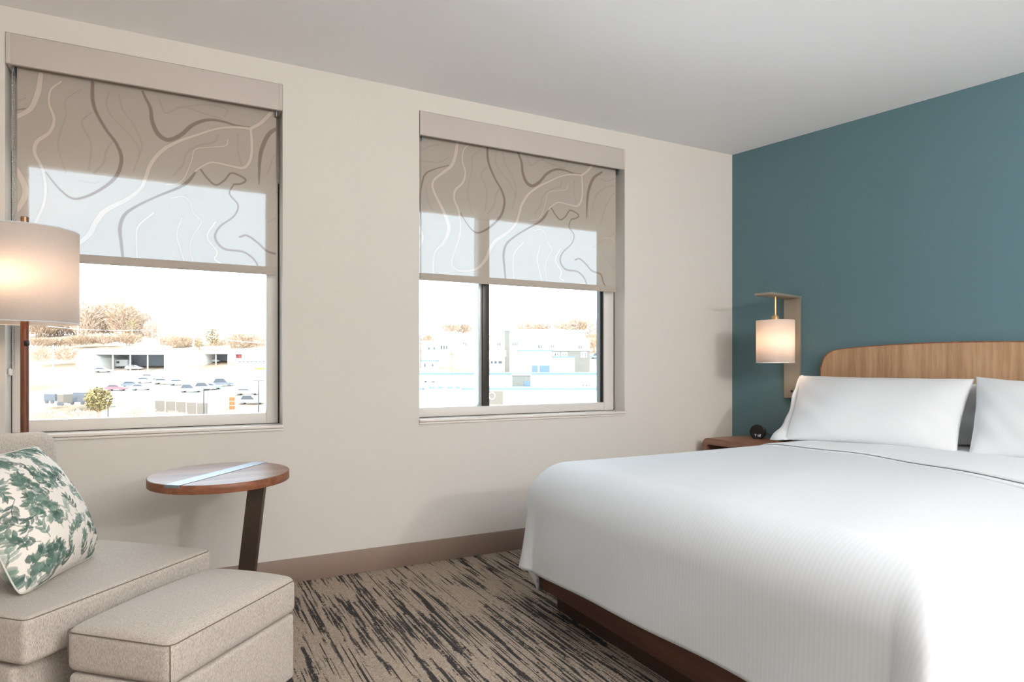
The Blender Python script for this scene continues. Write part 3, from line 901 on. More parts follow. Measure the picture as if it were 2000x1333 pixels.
box('drawer_front', x0+0.02, x0+0.038, -0.612, -0.123, 0.33, 0.48, M['walnut_y'], ns, 0.002)
box('back_panel', x1-0.012, x1-0.004, -0.614, -0.121, 0.066, 0.586, M['plinthwood'], ns)
for y in (-0.60, -0.13):
    box('foot', x0+0.03, x1-0.03, y-0.02, y+0.02, 0, 0.03, M['plinthwood'], ns)

ck = empty('alarm_clock', (-0.087, -0.328, 0.632), label='small round black alarm clock standing on the nightstand', cat='clock')
ax = Vector((-0.88, -0.47, 0.06)).normalized()
sx_ = Vector((0.47, -0.88, 0)).normalized(); up_ = sx_.cross(ax).normalized()
if up_.z < 0: up_ = -up_
def CK(r, a, d):
    p = Vector((-0.087, -0.328, 0.632+0.047))+sx_*(r*math.cos(a))+up_*(r*math.sin(a))+ax*d
    if p.z < 0.6325: p.z = 0.6325
    return p
def clock_ring(prof, name, mat, parent, closed_front=True):
    seg = 40; vs_, fs = [], []
    for r, d in prof:
        for i in range(seg): vs_.append(CK(r, 2*PI*i/seg, d))
    for j in range(len(prof)-1):
        for i in range(seg):
            k = (i+1) % seg; fs.append((j*seg+i, j*seg+k, (j+1)*seg+k, (j+1)*seg+i))
    fs.append(tuple(range(seg))); fs.append(tuple((len(prof)-1)*seg+i for i in range(seg)))
    return smooth_angle(mk(name, vs_, fs, mat, parent), 50)
clock_ring([(0.036, -0.045), (0.045, -0.035), (0.052, 0.02), (0.053, 0.034), (0.049, 0.037)], 'clock_body', M['black'], ck)
clock_ring([(0.046, 0.0372), (0.046, 0.039)], 'clock_face', M['blackgloss'], ck)
segs = {'7': 'abc', '1': 'bc', '2': 'abged'}
SEG = {'a': (0, 1, 1, 1), 'b': (1, 1, 1, 0.5), 'c': (1, 0.5, 1, 0), 'd': (0, 0, 1, 0), 'e': (0, 0.5, 0, 0), 'f': (0, 1, 0, 0.5), 'g': (0, 0.5, 1, 0.5)}
bm = bmesh.new()
for k, chd in enumerate('712'):
    for s_ in segs[chd]:
        xa, ya, xb, yb = SEG[s_]
        base = (k-1.1)*0.016
        def DP(x, y): return Vector((-0.087, -0.328, 0.632+0.047))+sx_*(base+x*0.008)+up_*(-0.030+y*0.014)+ax*0.0395
        a_, b_ = DP(xa, ya), DP(xb, yb)
        t = (b_-a_).normalized(); nn = t.cross(ax).normalized()*0.0011
        vv = [bm.verts.new(p) for p in (a_-nn, b_-nn, b_+nn, a_+nn, a_-nn+ax*0.0006, b_-nn+ax*0.0006, b_+nn+ax*0.0006, a_+nn+ax*0.0006)]
        for f_ in ((0, 1, 2, 3), (4, 5, 6, 7), (0, 1, 5, 4), (1, 2, 6, 5), (2, 3, 7, 6), (3, 0, 4, 7)): bm.faces.new([vv[i] for i in f_])
bm_obj('display_digits', bm, M['digits'], ck, label='white lit clock digits')
tube('power_cord', catmull([tuple(CK(0.012, 0, -0.044)), (-0.03, -0.345, 0.672), (-0.028, -0.39, 0.655), (-0.03, -0.43, 0.645)], 6), 0.0025, M['black'], ck, 8)
pb = empty('power_adapter', (-0.045, -0.47, 0.632), label='flat black power adapter on the nightstand by the pillow', cat='adapter')
box('adapter_case', -0.085, -0.005, -0.54, -0.425, 0.6325, 0.655, M['black'], pb, 0.004)
box('adapter_socket', -0.087, -0.084, -0.50, -0.47, 0.638, 0.648, M['blackgloss'], pb)

# ---------------------------------------------------------------- armchair, ottoman
FD = Vector((-0.684, -0.730, 0)).normalized(); BD = Vector((-0.730, 0.684, 0)).normalized()
CO = Vector((-3.612, -0.864, 0))
MC = Matrix(((FD.x, BD.x, 0, CO.x), (FD.y, BD.y, 0, CO.y), (0, 0, 1, 0), (0, 0, 0, 1)))
ch = empty('armchair', MC @ Vector((0.36, 0.42, 0)), label='oatmeal armless lounge chair under the window with low back', cat='armchair')
rounded_box('seat_cushion', 0.72, 0.86, 0.135, 0.022, M['upholstery'], MC @ Matrix.Translation((0.36, 0.43, 0.3825)), ch, crown=0.008)
rounded_box('base', 0.69, 0.78, 0.235, 0.02, M['upholstery'], MC @ Matrix.Translation((0.36, 0.455, 0.185)), ch)
tilt = Matrix.Rotation(math.radians(-9), 4, 'X')
rounded_box('backrest', 0.65, 0.17, 0.47, 0.05, M['upholstery'], MC @ Matrix.Translation((0.395, 0.715, 0.645)) @ tilt, ch, crown=0.012)
for fx_, fy_ in ((0.07, 0.12), (0.65, 0.12), (0.07, 0.78), (0.65, 0.78)):
    box('leg', fx_-0.025, fx_+0.025, fy_-0.025, fy_+0.025, 0, 0.075, M['plinthwood'], ch, 0.003, M=MC)
def seam_loop(name, x0, x1, y0, y1, z, r, M_, parent, k=5):
    P = []
    for cx_, cy_, a0 in ((x1-r, y1-r, 0), (x0+r, y1-r, PI/2), (x0+r, y0+r, PI), (x1-r, y0+r, 3*PI/2)):
        for i in range(k+1):
            a = a0+PI/2*i/k
            P.append(M_ @ Vector((cx_+r*math.cos(a), cy_+r*math.sin(a), z)))
    tube(name, P, 0.0016, M['seam'], parent, 6, closed=True)
seam_loop('seam', 0.005, 0.715, 0.005, 0.855, 0.4435, 0.02, MC, ch)

OC = (Vector((-3.748, -1.634, 0))+Vector((-3.364, -1.211, 0)))/2+BD*0.18
MO = Matrix(((FD.x, BD.x, 0, OC.x), (FD.y, BD.y, 0, OC.y), (0, 0, 1, 0), (0, 0, 0, 1)))
ot = empty('ottoman', OC, label='oatmeal upholstered ottoman pulled up in front of the armchair', cat='ottoman')
rounded_box('cushion', 0.575, 0.365, 0.125, 0.028, M['upholstery'], MO @ Matrix.Translation((0, 0, 0.345)), ot, crown=0.034)
rounded_box('base', 0.565, 0.350, 0.225, 0.014, M['upholstery'], MO @ Matrix.Translation((0, 0, 0.1665)), ot)
for fx_, fy_ in ((-0.24, -0.13), (0.24, -0.13), (-0.24, 0.13), (0.24, 0.13)):
    box('foot', fx_-0.02, fx_+0.02, fy_-0.02, fy_+0.02, 0, 0.06, M['plinthwood'], ot, 0.003, M=MO)
seam_loop('seam', -0.2875, 0.2875, -0.1825, 0.1825, 0.3985, 0.026, MO, ot)
for sx0, sy0 in ((-1, -1), (1, -1), (1, 1), (-1, 1)):
    tube('seam', [MO @ Vector((sx0*0.281, sy0*0.176, z)) for z in (0.30, 0.34, 0.398)], 0.0014, M['seam'], ot, 6)

# leaf-print cushion, painted vertex by vertex from drawn sprigs
def leaf_colors(U, V):
    base = np.array(lin((236, 229, 220)))
    col = np.tile(base, (len(U), 1))
    greens = [lin(c) for c in ((98, 126, 112), (134, 156, 142), (80, 108, 96), (160, 176, 162), (112, 136, 124), (70, 96, 88))]
    R_ = random.Random(5)
    def blend(mask, c, a):
        col[mask] = col[mask]*(1-a)+np.array(c)*a
    def leaf(x, y, ang, ln, wd, c, a):
        du, dv = U-x, V-y
        near = (np.abs(du) < ln) & (np.abs(dv) < ln)
        s = (du*math.cos(ang)+dv*math.sin(ang))/ln; t = (-du*math.sin(ang)+dv*math.cos(ang))/wd
        m_ = near & (s > 0) & (s < 1) & (np.abs(t) < 0.5*np.sin(np.pi*np.clip(s, 0, 1)**0.8))
        blend(m_, c, a)
        blend(m_ & (t > 0), tuple(v*0.72 for v in c), a*0.4)
    def stem(x0, y0, x1, y1, w, c):
        dx, dy = x1-x0, y1-y0; L2 = dx*dx+dy*dy+1e-9
        s = np.clip(((U-x0)*dx+(V-y0)*dy)/L2, 0, 1)
        blend(((U-x0-s*dx)**2+(V-y0-s*dy)**2) < w*w, c, 0.75)
    def sprig(x, y, ang, n_, ln):
        c = R_.choice(greens); px, py = x, y; step = ln*0.52
        bend = R_.uniform(-0.22, 0.22)
        for k in range(n_):
            qx, qy = px+step*math.cos(ang), py+step*math.sin(ang)
            stem(px, py, qx, qy, 0.0028, tuple(v*0.6 for v in c))
            for s_ in (-1, 1):
                leaf(qx, qy, ang+s_*R_.uniform(0.5, 0.85), ln*R_.uniform(0.8, 1.1), ln*0.36, c, R_.uniform(0.55, 0.9))
            px, py = qx, qy; ang += bend
        leaf(px, py, ang, ln, ln*0.36, c, 0.85)
    def cluster(x, y, rad):
        for k in range(22):
            a = R_.uniform(0, 2*PI); r_ = rad*math.sqrt(R_.random())*0.6
            c = R_.choice(greens[:3]+greens[4:])
            leaf(x+r_*math.cos(a), y+r_*math.sin(a), a+R_.uniform(-0.8, 0.8), rad*R_.uniform(0.6, 0.9), rad*0.46, c, R_.uniform(0.45, 0.85))
    pts = []
    tries = 0
    while len(pts) < 125 and tries < 6000:
        tries += 1
        p = (R_.uniform(0.0, 1.0), R_.uniform(0.0, 1.0))
        if all((p[0]-q[0])**2+(p[1]-q[1])**2 > 0.060**2 for q in pts): pts.append(p)
    for k, (x, y) in enumerate(pts):
        sprig(x, y, R_.uniform(0.2, PI-0.2) if R_.random() < 0.75 else R_.uniform(0, 2*PI), R_.randint(2, 4), R_.uniform(0.05, 0.068))
    for k, (x, y) in enumerate(pts[::8]):
        cluster(x+R_.uniform(-.03, .03), y+R_.uniform(-.03, .03), R_.uniform(0.07, 0.095))
    return col

def leaf_cushion(BR, BL, up, size, thick, label):
    BR, BL = Vector(BR), Vector(BL)
    ex = (BR-BL).normalized(); upv = Vector(up).normalized()
    nrm = ex.cross(upv).normalized()
    if nrm.dot(CAM-BR) < 0: nrm = -nrm
    n = 300
    g_ = np.linspace(-1, 1, n+1)
    Ug, Vg = np.meshgrid(g_, g_, indexing='ij')
    us = np.sign(Ug)*(1-(1-np.abs(Ug))**1.25); vv = np.sign(Vg)*(1-(1-np.abs(Vg))**1.25)
    pu = us*(1-0.045*(1-vv**2)-0.07*us**6*vv**6); pv = vv*(1-0.05*(1-us**2)-0.07*us**6*vv**6)
    f = np.maximum(0, 1-np.abs(us)**2.3)**0.62*np.maximum(0, 1-np.abs(vv)**2.3)**0.62*(1-0.22*vv)
    pucker = 0.010*np.sin(14*np.arctan2(vv, us))*np.clip((np.hypot(us, vv)-0.75)/0.4, 0, 1)
    c = (BR+BL)/2+upv*(size/2)
    C_ = np.array(c); E_ = np.array(ex); U_ = np.array(upv); N_ = np.array(nrm)
    def layer(side, thk):
        d = side*(f*thk/2+pucker*np.minimum(1, 2*f))
        P = C_+(pu*size/2)[..., None]*E_+(pv*size/2)[..., None]*U_+d[..., None]*N_
        # sag: the middle of the cushion leans back into the chair
        return P
    root = empty('throw_pillow', tuple(BR*0.5+BL*0.5), label=label, cat='cushion')
    front = layer(1, thick).reshape(-1, 3)
    m = n+1
    q = np.arange(n*m).reshape(n, m)[:, :n].ravel()
    faces = np.stack([q, q+m, q+m+1, q+1], 1)
    off = np.array(root.location)
    def build(name, P, F_, colours):
        me = bpy.data.meshes.new(name)
        me.from_pydata((P-off).tolist(), [], F_.tolist())
        ca = me.color_attributes.new('leafprint', 'FLOAT_COLOR', 'POINT')
        ca.data.foreach_set('color', np.concatenate([colours, np.ones((len(colours), 1))], 1).ravel())
        for p in me.polygons: p.use_smooth = True
        me.materials.append(M['leaf_cotton'])
        o = bpy.data.objects.new(name, me); COL.objects.link(o); o.parent = root
        return o
    colr = leaf_colors(((pu+1)/2).ravel(), ((pv+1)/2).ravel())
    build('cover_front', front, faces, colr)
    s_ = 10
    back = layer(-1, thick*0.8)[::s_, ::s_].reshape(-1, 3)
    k = n//s_; mk_ = k+1
    q = np.arange(k*mk_).reshape(k, mk_)[:, :k].ravel()
    build('cover_back', back, np.stack([q, q+1, q+mk_+1, q+mk_], 1), colr.reshape(m, m, 3)[::s_, ::s_].reshape(-1, 3))
    ring = [(i, 0) for i in range(0, n, 6)]+[(n, j) for j in range(0, n, 6)]+[(i, n) for i in range(n, 0, -6)]+[(0, j) for j in range(n, 0, -6)]
    F3 = layer(1, thick)
    tube('piping', [F3[i, j] for i, j in ring], 0.0028, paint('cushion piping', (214, 210, 200), 0.9, bump=0), root, 6, closed=True)
    return root
leaf_cushion((-3.99, -0.765, 0.452), (-4.154, -1.213, 0.452), Vector((-0.939*0.42, 0.344*0.42, 0.90)), 0.455, 0.235,
             'cream throw cushion with green leaf print resting on the armchair')

# ---------------------------------------------------------------- round side table
TC = Vector((-3.567, -0.565, 0)); TZ = 0.692; TR_ = 0.275
tb = empty('side_table', (-3.43, -0.56, 0), label='round walnut side table with steel inlay and slanted metal leg', cat='side table')
tt = Matrix.Rotation(math.radians(1.0), 4, Vector((0.887, -0.46, 0)))
lathe('table_top', [(0, -0.036), (TR_-0.003, -0.036), (TR_, -0.033), (TR_, -0.002), (TR_-0.002, 0), (0, 0)], TC+Vector((0, 0, TZ)), M['walnut'], tb, 96, cap=False, M=tt)
lathe('edge_band', [(TR_+0.0004, -0.0355), (TR_+0.0014, -0.034), (TR_+0.0014, -0.003), (TR_+0.0004, -0.0015)], TC+Vector((0, 0, TZ)), M['walnut_edge'], tb, 96, cap=False, M=tt, label='reddish walnut edge band')
sdv = Vector((0.66, 0.75, 0)).normalized(); snv = Vector((-sdv.y, sdv.x, 0))
MS = Matrix.Translation(TC+Vector((0, 0, TZ))) @ tt @ Matrix(((sdv.x, snv.x, 0, 0), (sdv.y, snv.y, 0, 0), (0, 0, 1, 0), (0, 0, 0, 1)))
box('steel_inlay', -TR_-0.001, TR_+0.001, -0.034, 0.034, -0.001, 0.0015, M['steel'], tb, M=MS)
box('inlay_end', -TR_-0.0028, -TR_+0.004, -0.034, 0.034, -0.010, 0.0015, M['steel'], tb, M=MS)
box('inlay_end', TR_-0.004, TR_+0.0028, -0.034, 0.034, -0.010, 0.0015, M['steel'], tb, M=MS)
LT, LB = Vector((-3.424, -0.58, TZ-0.038)), Vector((-3.495, -0.58, 0.012))
wv_ = Vector((0.86, -0.51, 0)).normalized()*0.033; dv_ = Vector((0.51, 0.86, 0)).normalized()*0.008
vs_ = [p+w*a+d*b for p, w, d in ((LT, wv_, dv_), (LB, wv_, dv_)) for a, b in ((-1, -1), (1, -1), (1, 1), (-1, 1))]
mk('leg', vs_, [(0, 1, 2, 3), (4, 7, 6, 5), (0, 4, 5, 1), (1, 5, 6, 2), (2, 6, 7, 3), (3, 7, 4, 0)], M['legmetal'], tb)
vs_ = [p+wv_*a+dv_*b for p in (LT, LB) for a, b in ((0.98, -1.5), (1.22, -1.5), (1.22, 1.6), (0.98, 1.6))]
mk('leg_edge', vs_, [(0, 1, 2, 3), (4, 7, 6, 5), (0, 4, 5, 1), (1, 5, 6, 2), (2, 6, 7, 3), (3, 7, 4, 0)], M['legmetal'], tb)
box('mounting_plate', -3.52, -3.36, -0.65, -0.51, TZ-0.046, TZ-0.038, M['legmetal'], tb)
box('base_plate', -3.74, -3.44, -0.72, -0.42, 0.0, 0.012, M['legmetal'], tb, 0.003)

# ---------------------------------------------------------------- floor lamp
LX, LY = -4.286, -0.30
lp = empty('floor_lamp', (LX, LY, 0), label='floor lamp with wooden pole and lit off-white drum shade behind the armchair', cat='floor lamp')
lathe('base', [(0, 0), (0.12, 0), (0.12, 0.012), (0.115, 0.016), (0.02, 0.018), (0, 0.018)], (LX, LY, 0), M['bronze'], lp, 48, cap=False)
lathe('pole', [(0.0148, 0.016), (0.0148, 1.325)], (LX, LY, 0), M['lampwood'], lp, 24)
lathe('finial_rod', [(0.0145, 1.325), (0.0145, 1.756), (0.0125, 1.758)], (LX, LY, 0), M['bronze'], lp, 24)
sp = box('switch', -0.009, 0.009, -0.022, -0.010, 1.229, 1.251, M['black'], lp, 0.002, M=Matrix.Translation((LX+0.010, LY, 0)))
RS = 0.188
sh = lathe('shade', [(RS, 1.322), (RS, 1.703)], (LX, LY, 0), M['shade'], lp, 72, cap=False)
sd = sh.modifiers.new('thickness', 'SOLIDIFY'); sd.thickness = 0.002
for z in (1.322, 1.702):
    lathe('shade_rim', [(RS+0.0008, z-0.002), (RS+0.0016, z), (RS+0.0008, z+0.002), (RS-0.003, z+0.002), (RS-0.003, z-0.002), (RS+0.0008, z-0.002)], (LX, LY, 0), M['white_fabric'], sh, 72, cap=False)
for a in (0, 2*PI/3, 4*PI/3):
    tube('shade_spoke', [(LX+0.014*math.cos(a), LY+0.014*math.sin(a), 1.68), (LX+(RS-0.003)*math.cos(a), LY+(RS-0.003)*math.sin(a), 1.695)], 0.002, M['bronze'], sh, 6)
BA = math.atan2(-0.95, -0.2)
bx_, by_ = LX+0.07*math.cos(BA), LY+0.07*math.sin(BA)
tube('bulb_arm', [(LX, LY, 1.46), (bx_, by_, 1.46)], 0.006, M['bronze'], lp, 8)
lathe('bulb', [(0, 1.46), (0.013, 1.46), (0.014, 1.48), (0.03, 1.52), (0.026, 1.555), (0, 1.565)], (bx_, by_, 0), emission('warm lamp bulb', (255, 206, 150), 6.0), lp, 20, cap=False)
add_light('floor_lamp_light', 'POINT', (bx_-0.01, by_-0.035, 1.50), 3.6, (1.0, 0.72, 0.47), shadow_soft_size=0.07)

# ---------------------------------------------------------------- outdoors: the valley below the windows
# site frame: t = bearing tangent right of the viewing axis, v = metres out from the hotel
def site(t, v, z=0.0): return Vector((CAM.x, CAM.y, 0))+RIGHT*(t*v)+FWD*v+Vector((0, 0, z))
def gz(v, t=0.0):
    base = -4.5+0.125*(v-158)
    if v > 330: base = -4.5+0.125*172+0.02*(v-330)
    return base
def zat(row, v): return 1.147-(row-714.7)/1268*v       # height seen at an image row for a distance
def tat(col): return (col-1000)/1268

M['earth'] = None
g = G('winter ground')
v_ = g.coords('Object')
n1 = g.noise(v_, 0.035, 5, 0.6); n2 = g.noise(v_, 0.9, 4, 0.7)
f_ = g.math('ADD', g.math('MULTIPLY', n1, 0.75), g.math('MULTIPLY', n2, 0.25))
g.l(g.ramp(f_, [(0.42, lin((208, 202, 194))), (0.50, lin((176, 160, 142))), (0.57, lin((148, 128, 108))), (0.68, lin((140, 122, 100)))]), g.b.inputs['Base Color'])
g.b.inputs['Roughness'].default_value = 1
g.b.inputs['Specular IOR Level'].default_value = 0
M['earth'] = g.m
M['o_white'] = paint('white siding', (216, 214, 210), 0.8, var=0.02, nscale=2, bump=0)
M['o_cream'] = paint('cream siding', (200, 190, 176), 0.8, var=0.03, nscale=2, bump=0)
M['o_roof'] = paint('pale metal roof', (206, 204, 202), 0.6, var=0.03, nscale=1, bump=0)
M['o_grey'] = paint('grey wall', (120, 116, 108), 0.8, var=0.05, nscale=2, bump=0)
M['o_dark'] = paint('dark shed interior', (160, 162, 168), 0.8, var=0.08, nscale=2, bump=0)
M['o_blue'] = paint('blue tinted glazing', (96, 116, 140), 0.3, var=0.05, nscale=1, bump=0)
M['o_bluetrim'] = paint('blue roof edge', (104, 122, 142), 0.5, var=0.03, nscale=1, bump=0)
M['o_win'] = paint('dark window pane', (76, 78, 82), 0.3, var=0.05, nscale=1, bump=0)
M['o_red'] = paint('red paint', (140, 60, 58), 0.5, var=0.04, nscale=2, bump=0)
M['o_yellow'] = paint('yellow sign board', (176, 150, 70), 0.6, var=0.03, nscale=2, bump=0)
M['o_orange'] = paint('orange barrier plastic', (176, 92, 46), 0.6, var=0.03, nscale=2, bump=0)
M['o_pole'] = paint('dark lamp post', (70, 66, 66), 0.5, var=0.03, nscale=2, bump=0)
M['o_wpole'] = paint('weathered utility pole', (190, 184, 176), 0.8, var=0.03, nscale=2, bump=0)
M['o_fence'] = paint('weathered fence boards', (118, 108, 98), 0.9, var=0.08, nscale=4, bump=0)
M['twig'] = paint('bare winter twigs', (176, 150, 126), 0.95, var=0.15, nscale=0.4, bump=0)
M['twig2'] = paint('pale winter twigs', (192, 168, 148), 0.95, var=0.15, nscale=0.4, bump=0)
M['ever'] = paint('olive foliage', (146, 130, 88), 0.95, var=0.2, nscale=0.6, bump=0)
M['tyre'] = paint('tyre rubber', (90, 90, 92), 0.8, var=0.05, bump=0)
CAR = {n: paint(n+' car paint', c, 0.3, var=0.01, bump=0) for n, c in dict(red=(160, 92, 98), white=(206, 206, 206), silver=(158, 160, 164), black=(112, 116, 124), blue=(124, 138, 156), green=(188, 200, 194)).items()}

# ground sheet following the slope
vs_, fs = [], []
NV, NU = 60, 60
for i in range(NV+1):
    v = 70+(620-70)*(i/NV)**1.4
    for j in range(NU+1):
        t = -1.3+2.3*j/NU
        vs_.append(site(t, v, gz(v)+0.25*math.sin(v*0.11+t*9)*(v > 200)))
for i in range(NV):
    for j in range(NU):
        fs.append((i*(NU+1)+j, i*(NU+1)+j+1, (i+1)*(NU+1)+j+1, (i+1)*(NU+1)+j))
mk('ground', vs_, fs, M['earth'], None, True, label='pale winter ground rising away below the windows', cat='ground', kind='structure')

def frame(t, v, rot=0.0):
    """matrix with x to the right, y away from the hotel, z up, standing on the ground"""
    c, s = math.cos(rot), math.sin(rot)
    X = RIGHT*c+FWD*s; Y = FWD*c-RIGHT*s
    p = site(t, v, gz(v))
    return Matrix(((X.x, Y.x, 0, p.x), (X.y, Y.y, 0, p.y), (0, 0, 1, p.z), (0, 0, 0, 1)))

def building(name, col0, col1, row_top, v, depth, label, wall='o_white', roof='flat', ridge=1.5, rows=(), doors=(), rot=0.0, cat='building', trim=None, sink=1.5):
    w = (col1-col0)/1268*v
    F_ = frame(tat((col0+col1)/2), v, rot)
    h = zat(row_top, v)-gz(v)
    root = empty(name, F_.translation, label=label, cat=cat)
    box('walls', -w/2, w/2, 0, depth, -sink, h, M[wall], root, M=F_)
    if roof == 'flat':
        box('roof', -w/2-0.2, w/2+0.2, -0.2, depth+0.2, h, h+0.35, M[trim or 'o_roof'], root, M=F_)
    elif roof == 'gable':     # ridge runs left-right
        P = [(-w/2-0.4, -0.5, h-0.05), (-w/2-0.4, depth/2, h+ridge), (-w/2-0.4, depth+0.5, h-0.05)]
        extrude_poly('roof', [F_ @ Vector(p) for p in P], F_.to_3x3() @ Vector((w+0.8, 0, 0)), M['o_roof'], root)
    elif roof == 'front':     # gable towards the viewer
        P = [(-w/2-0.3, -0.4, h-0.05), (0, -0.4, h+ridge), (w/2+0.3, -0.4, h-0.05)]
        extrude_poly('roof', [F_ @ Vector(p) for p in P], F_.to_3x3() @ Vector((0, depth+0.6, 0)), M['o_roof'], root)
    for (c0, c1, r0, r1, mt) in rows:    # window openings by place on the facade
        xa, xb = ((c0-col0)/(col1-col0)-0.5)*w, ((c1-col0)/(col1-col0)-0.5)*w
        za, zb_ = zat(r1, v)-gz(v), zat(r0, v)-gz(v)
        wn = box('window', xa, xb, -0.10, 0.02, za, zb_, M['o_white'], root, M=F_)
        box('pane', xa+0.12*(xb-xa)*0.5, xb-0.12*(xb-xa)*0.5, -0.14, -0.08, za+0.06*(zb_-za), zb_-0.06*(zb_-za), M[mt], wn, M=F_)
    for (c0, c1, r0, r1, mt) in doors:
        xa, xb = ((c0-col0)/(col1-col0)-0.5)*w, ((c1-col0)/(col1-col0)-0.5)*w
        box('door', xa, xb, -0.12, 0.02, zat(r1, v)-gz(v), zat(r0, v)-gz(v), M[mt], root, M=F_)
    return root, F_, w, h

def shed(col0, col1, row_top, v, depth, label, posts, ridge=1.6, gable_col=None):
    """open-fronted storage shed: floor-deep bay, posts, sloping roof"""
    w = (col1-col0)/1268*v; F_ = frame(tat((col0+col1)/2), v); h = zat(row_top, v)-gz(v)
    root = empty('open_shed', F_.translation, label=label, cat='shed')
    box('back_wall', -w/2, w/2, depth-0.2, depth, -1, h, M['o_dark'], root, M=F_)
    for x in (-w/2, w/2-0.25): box('side_wall', x, x+0.25, 0, depth, -1, h, M['o_white'], root, M=F_)
    for k in range(posts):
        x = -w/2+w*(k+1)/(posts+1)
        box('post', x-0.15, x+0.15, 0.0, 0.3, -1, h, M['o_wpole'], root, M=F_)
    P = [(-w/2-0.5, -0.8, h), (-w/2-0.5, -0.8, h+0.35), (-w/2-0.5, depth*0.5, h+ridge), (-w/2-0.5, depth+0.5, h+0.35), (-w/2-0.5, depth+0.5, h)]
    extrude_poly('roof', [F_ @ Vector(p) for p in P], F_.to_3x3() @ Vector((w+1, 0, 0)), M['o_roof'], root)
    return root
building('storage_barn', 148, 186, 699, 188, 18, 'white gabled end of the storage barn left of its open bay', roof='front', ridge=2.6)
shed(186, 322, 693, 190, 14, 'long open-fronted storage shed with cars parked inside', 3)
building('workshop', 322, 366, 690, 200, 12, 'white workshop with yellow sign right of the open shed', doors=((341, 345, 700, 712, 'o_win'), (352, 354, 704, 711, 'o_win')))
building('office_cabin', 367, 397, 692, 204, 10, 'low white cabin right of the workshop')
shed(397, 446, 692, 206, 9, 'small open carport with a parked car', 1, ridge=0.8)
building('farmhouse', 446, 502, 692, 212, 12, 'low house with grey roof and red front behind the carport', wall='o_cream', roof='gable', ridge=1.8, doors=((450, 472, 691, 700, 'o_red'),))
r_, F_, w_, h_ = building('warehouse', 458, 560, 706, 154, 26, 'big white warehouse at the right edge of the lamp-side window')
for k in range(9):
    x = -w_/2+1.0+k*0.95
    box('roof_vent', x, x+0.55, -0.25, -0.02, h_-0.25, h_-0.10, M['o_win'], r_, M=F_)
box('sign_board', -w_/2+4.9, -w_/2+8.0, -0.25, -0.02, h_-2.0, h_-1.5, M['o_yellow'], r_, M=F_)
sb = empty('sign_panel', frame(tat(340), 199).translation, label='yellow sign above the workshop front', cat='sign')
Fs = frame(tat(340), 199)
box('board', -1.0, 1.0, -0.15, 0, zat(691, 199)-gz(199), zat(684, 199)-gz(199), M['o_yellow'], sb, M=Fs)
for x in (-0.8, 0.8): box('post', x-0.06, x+0.06, -0.12, 0, 0, zat(690, 199)-gz(199), M['o_wpole'], sb, M=Fs)

# town houses and the flat-roofed block seen through the bed-side window
def townhouse(c0, c1, rt, v, label, wins, wall='o_white', roof='flat'):
    return building('townhouse', c0, c1, rt, v, 11, label, wall=wall, roof=roof, rows=wins, cat='house')
townhouse(826, 858, 668, 196, 'leftmost white house of the hillside terrace', [(836, 840, 678, 684, 'o_win'), (846, 850, 678, 684, 'o_win')])
townhouse(858, 886, 662, 200, 'white house with flat grey roof second in the hillside terrace', [(861, 864, 675, 683, 'o_win'), (866, 869, 675, 683, 'o_win'), (871, 874, 675, 683, 'o_win')])
townhouse(886, 936, 654, 202, 'white house just left of the window mullion', [(905, 907, 668, 673, 'o_win'), (909, 911, 669, 676, 'o_win')])
townhouse(957, 990, 648, 190, 'white tower-like house right of the mullion', [(971, 973, 670, 676, 'o_win'), (975, 977, 670, 676, 'o_win')])
townhouse(995, 1028, 646, 189, 'second terrace house right of the mullion', [(1001, 1003, 669, 676, 'o_win'), (1005, 1007, 669, 676, 'o_win'), (1009, 1011, 669, 676, 'o_win')])
townhouse(1028, 1062, 646, 189.4, 'middle terrace house with two dark windows', [(1051, 1054, 674, 681, 'o_win'), (1056, 1058, 674, 681, 'o_win')])
townhouse(1062, 1102, 646, 189.8, 'terrace house with small pair of windows right of the middle one', [(1076, 1078, 674, 680, 'o_win'), (1080, 1082, 674, 680, 'o_win')])
townhouse(1102, 1142, 647, 190.2, 'terrace house near the right end of the row', [(1130, 1132, 675, 682, 'o_win'), (1134, 1136, 675, 682, 'o_win')])
townhouse(1142, 1152, 663, 192, 'narrow end house of the terrace', [])
building('stair_tower', 986, 995, 647, 188, 6, 'grey stair tower between two terrace houses', wall='o_grey')
building('garage_block', 1076, 1152, 686, 176, 8, 'grey garage row with white doors under the terrace', wall='o_grey', doors=((1080, 1093, 688, 699, 'o_white'), (1096, 1108, 688, 699, 'o_white'), (1134, 1146, 688, 699, 'o_white')), rows=((1083, 1086, 690, 696, 'o_win'), (1088, 1090, 690, 696, 'o_win'), (1099, 1101, 690, 696, 'o_win'), (1104, 1106, 690, 696, 'o_win'), (1136, 1138, 690, 697, 'o_win'), (1142, 1144, 690, 697, 'o_win')))
building('cottage', 957, 985, 696, 172, 8, 'small house with dark window band below the terrace', roof='gable', ridge=1.6, rows=((958, 963, 705, 711, 'o_win'), (965, 971, 705, 711, 'o_win'), (973, 981, 705, 711, 'o_win')))
building('blue_glazed_building', 1012, 1078, 686, 158, 10, 'white commercial building with blue glazed front', trim='o_bluetrim', rows=((1038, 1051, 713, 730, 'o_blue'), (1052, 1075, 713, 730, 'o_blue')))
building('white_annex', 1078, 1122, 699, 160, 9, 'white annex right of the blue glazed building', trim='o_bluetrim')
building('low_store', 822, 850, 706, 168, 8, 'low white store at the left edge of the bed-side window', trim='o_bluetrim', rows=((828, 832, 698+12, 718, 'o_win'), (843, 847, 711, 717, 'o_win')))
